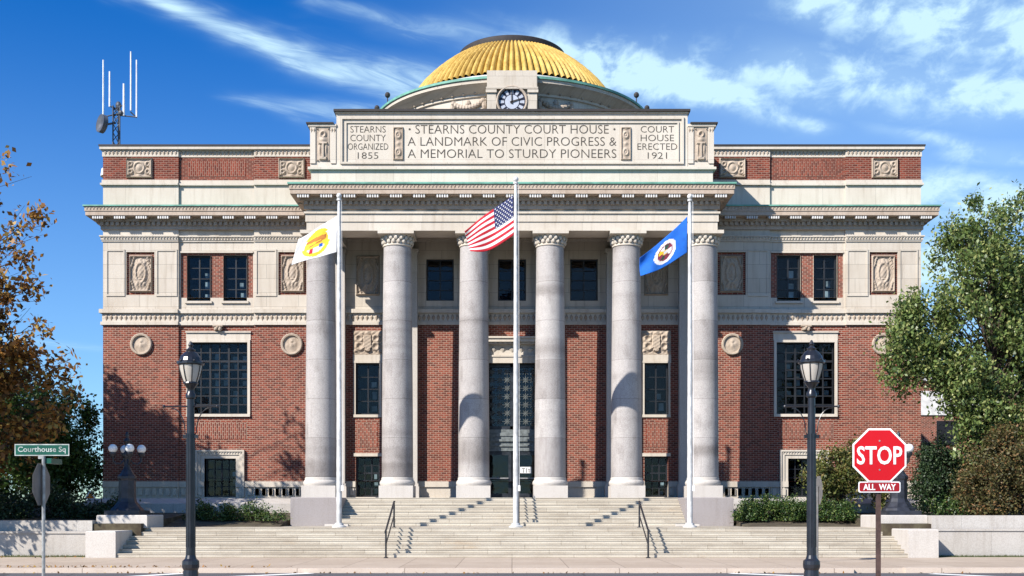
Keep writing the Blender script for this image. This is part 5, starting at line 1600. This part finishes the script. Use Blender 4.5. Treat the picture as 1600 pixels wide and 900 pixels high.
# big birch-like tree at right, hanging sprays at its left edge
rs = np.random.RandomState(11)
lob = [(18.9, 44.0, 11.3, 2.4, 2.3, 2.5), (18.4, 43.8, 9.4, 2.2, 2.1, 1.5), (21.4, 44.5, 10.0, 2.6, 2.4, 3.4), (18.5, 43.4, 7.3, 2.3, 2.0, 1.3), (15.9, 43.2, 7.9, 1.2, .9, .75), (20.8, 44.0, 6.0, 2.4, 2.0, 2.0), (18.9, 43.3, 5.6, 1.5, 1.4, 1.2)]
extra = []
for (x, z0, z1) in ((14.35, 8.3, 6.7), (14.8, 8.4, 6.2), (15.2, 8.3, 6.6), (15.6, 8.4, 6.9), (16.0, 8.0, 6.4), (16.4, 7.8, 5.6), (16.8, 7.4, 5.4), (17.0, 6.8, 4.4), (17.3, 6.4, 3.9), (17.6, 6.0, 3.4), (18.0, 5.8, 3.6), (18.5, 5.4, 4.0), (19.4, 5.4, 3.6), (14.9, 9.3, 8.3), (15.3, 9.6, 8.8), (20.2, 5.2, 3.8), (16.4, 9.4, 8.8)):
    for k in range(6):
        t = k / 5; extra.append((x + rs.normal() * .07, 42.9 + rs.normal() * .30, z0 + (z1 - z0) * t))
tree('large_tree', (18.7, 44.0, 1.2), lob, .30, 12.6, 1.0, .48, 185, .165, M['leaf_right'], 21, 'large green tree with hanging sprays, overlapping the end of the facade', extra=extra, droop=.7, stretch=1.1)
# autumn tree, its trunk outside the picture at left
lob = [(-23.2, 41.6, 10.2, 3.2, 2.8, 2.4), (-20.9, 41.4, 7.2, 3.6, 2.6, 2.4), (-19.6, 41.2, 4.4, 3.0, 2.0, 2.0), (-25.3, 42.5, 12.0, 2.6, 2.6, 2.5), (-25.5, 42.5, 8.0, 3.2, 3.0, 4.0), (-19.7, 37.2, 8.0, 2.0, 1.7, 1.8), (-21.2, 37.4, 5.0, 1.6, 1.4, 2.2), (-20.6, 37.2, 3.4, 1.7, 1.2, 1.3), (-19.8, 41.3, 9.2, 2.1, 1.1, 2.0)]
extra = [(-17.2, 41.3, 12.3), (-17.9, 41.4, 11.8), (-18.7, 41.4, 11.2), (-17.5, 41.2, 9.7), (-18.4, 41.2, 9.2), (-18.6, 41.3, 14.2), (-19.0, 41.3, 12.9), (-17.8, 41.3, 10.8), (-17.1, 41.2, 8.2), (-16.3, 41.1, 6.7), (-16.8, 41.1, 6.3), (-16.0, 41.0, 5.9), (-16.6, 41.0, 5.2), (-17.0, 41.0, 4.6)]
for k in range(46):
    v_ = rs.normal(size=3); v_ /= np.linalg.norm(v_); v_ *= rs.rand() ** .33
    extra.append((-19.6 + 2.0 * v_[0], 37.2 + 1.6 * v_[1], 7.6 + 2.0 * v_[2]))
tree('autumn_tree', (-24.0, 42.0, 1.2), lob, .34, 13.8, 1.05, .52, 115, .22, M['leaf_autumn'], 33, 'autumn tree with sparse brown and orange leaves', extra=extra, droop=.3, branch_every=1, asp=.6, wood=.5)
# green tree behind it, beside the building
tree('green_tree', (-21.2, 50.5, 1.9), [(-20.6, 50.5, 5.0, 2.2, 1.8, 2.2), (-22.8, 51, 5.4, 2.6, 2.0, 2.6), (-20.2, 50, 3.6, 1.6, 1.6, 1.3), (-19.3, 50.6, 3.6, 1.1, 1.2, 2.0)], .16, 5.6, .75, .5, 130, .17, M['leaf_green'], 41, 'green tree between the autumn tree and the corner of the building', 'tree')
tree('background_tree', (-34, 62, 0), [(-34, 62, 6.0, 5, 3.5, 4.0), (-29, 63, 4.4, 4, 3, 3.0)], .3, 8, 1.5, 1.0, 130, .32, M['leaf_green'], 43, 'dark tree standing farther back behind the autumn tree', 'tree')
# right-hand shrubs
tree('bronze_shrub', (18.6, 42.2, 1.2), [(18.4, 42.2, 2.9, 1.75, 1.2, 1.9), (19.6, 42.4, 3.4, 1.6, 1.2, 2.1), (17.4, 42.0, 2.2, 1.0, .9, 1.0)], .10, 3.4, .5, .34, 120, .11, M['leaf_olive'], 51, 'tall bronze green shrub above the sunny retaining wall', 'shrub')
tree('dark_yew', (16.7, 44.6, 1.3), [(16.7, 44.6, 2.9, .95, .9, 1.6), (17.6, 44.9, 2.6, .8, .8, 1.3)], .09, 3.6, .42, .3, 150, .10, M['leaf_yew'], 53, 'dark evergreen shrub between the globe lamp and the bronze shrub', 'shrub')
tree('low_bush', (16.2, 42.4, 1.15), [(16.1, 42.3, 1.55, .9, .6, .5)], .04, 1.7, .35, .26, 110, .09, M['leaf_hedge'], 55, 'low green bush behind the right retaining wall, under the dark evergreen', 'shrub')
tree('small_tree', (13.1, 45.2, 1.35), [(12.6, 45.2, 3.1, 1.0, .7, .85), (13.6, 45.2, 3.3, .75, .7, 1.0), (13.0, 45.1, 2.5, .9, .6, .6)], .05, 3.5, .40, .32, 110, .13, M['leaf_shrub'], 57, 'small yellow green tree behind the stop sign, in front of a basement window', 'small tree')
tree('yellow_shrub', (14.9, 45.6, 1.4), [(14.9, 45.6, 2.6, .55, .5, 1.0)], .04, 3.0, .36, .28, 110, .11, M['leaf_shrub'], 58, 'thin yellowing shrub right behind the half hidden globe lamp', 'shrub')
# hedges along the beds: each bush its own
hb = [(9.25, 44.0, 1.82), (10.15, 44.2, 1.95), (11.0, 43.9, 1.80), (11.9, 44.1, 1.86), (12.65, 43.7, 1.72)]
names = ['rightmost columns', '', '', '', '']
lbl = ['rounded green bush beside the right dark granite block', 'full green bush second from the right dark granite block', 'middle green bush of the sunny row in front of the right wing', 'green bush just left of the right street lamp post', 'green bush next to the right lamp plinth']
for k, (x, y, zt) in enumerate(hb):
    tree('hedge_bush', (x, y, 1.05), [(x, y, 1.42, .66, .6, zt - 1.20)], .03, zt - .1, .26, .2, 100, .085, M['leaf_hedge'], 61 + k, lbl[k], 'bush', 'bushes in front of the right wing', branch_every=3)
hb = [(-8.95, 43.5, 1.45), (-9.9, 43.9, 1.80), (-11.0, 44.2, 1.75), (-12.2, 44.4, 1.9)]
lbl = ['small yellow green bush beside the left dark granite block', 'round green bush catching the sun near the left dark granite block', 'bush in tree shade in the middle of the left bed', 'dark bush in deep shade next to the left lamp plinth']
for k, (x, y, zt) in enumerate(hb):
    tree('hedge_bush', (x, y, 1.05), [(x, y, 1.32, .68 if k else .5, .5, zt - 1.28)], .03, zt - .1, .28, .2, 85, .085, M['leaf_hedge'], 71 + k, lbl[k], 'bush', 'bushes in front of the left wing', branch_every=3)
for k, (x, y, zt, w, l) in enumerate(((-15.6, 43.0, 2.3, 1.3, 'dark bush behind the left lamp plinth'), (-17.6, 43.2, 2.6, 1.4, 'dark bush under the orange sign at the left corner of the building'), (-20.0, 43.0, 2.4, 1.5, 'dark bush behind the shaded retaining wall at the left edge'))):
    tree('dark_bush', (x, y, 1.15), [(x, y, 1.5, w, .8, zt - 1.5)], .05, zt - .1, .42, .3, 100, .12, M['leaf_yew'], 81 + k, l, 'bush', 'dark bushes behind the left retaining wall', branch_every=3)

# leaves and grit blown against the kerb and the foot of the left wall
rs = np.random.RandomState(97)
P = []
for k in range(420):
    q = rs.rand()
    if q < .45: P.append((-15 + 9 * rs.rand() ** 1.5 - 4 * rs.rand(), 32.05 + abs(rs.normal()) * .35, .012 + .02 * rs.rand()))
    elif q < .75: P.append((-16 + 33 * rs.rand(), 31.60 - abs(rs.normal()) * .10, -.118 + .012 * rs.rand()))
    else: P.append((-26 + 12 * rs.rand(), 38.85 - abs(rs.normal()) * .5, .012 + .02 * rs.rand()))
tag(leaves_mesh('fallen_leaves', P, .10, M['leaf_autumn'], 98, upbias=3), 'dry fallen leaves along the kerb and the foot of the wall', None, None, 'stuff')
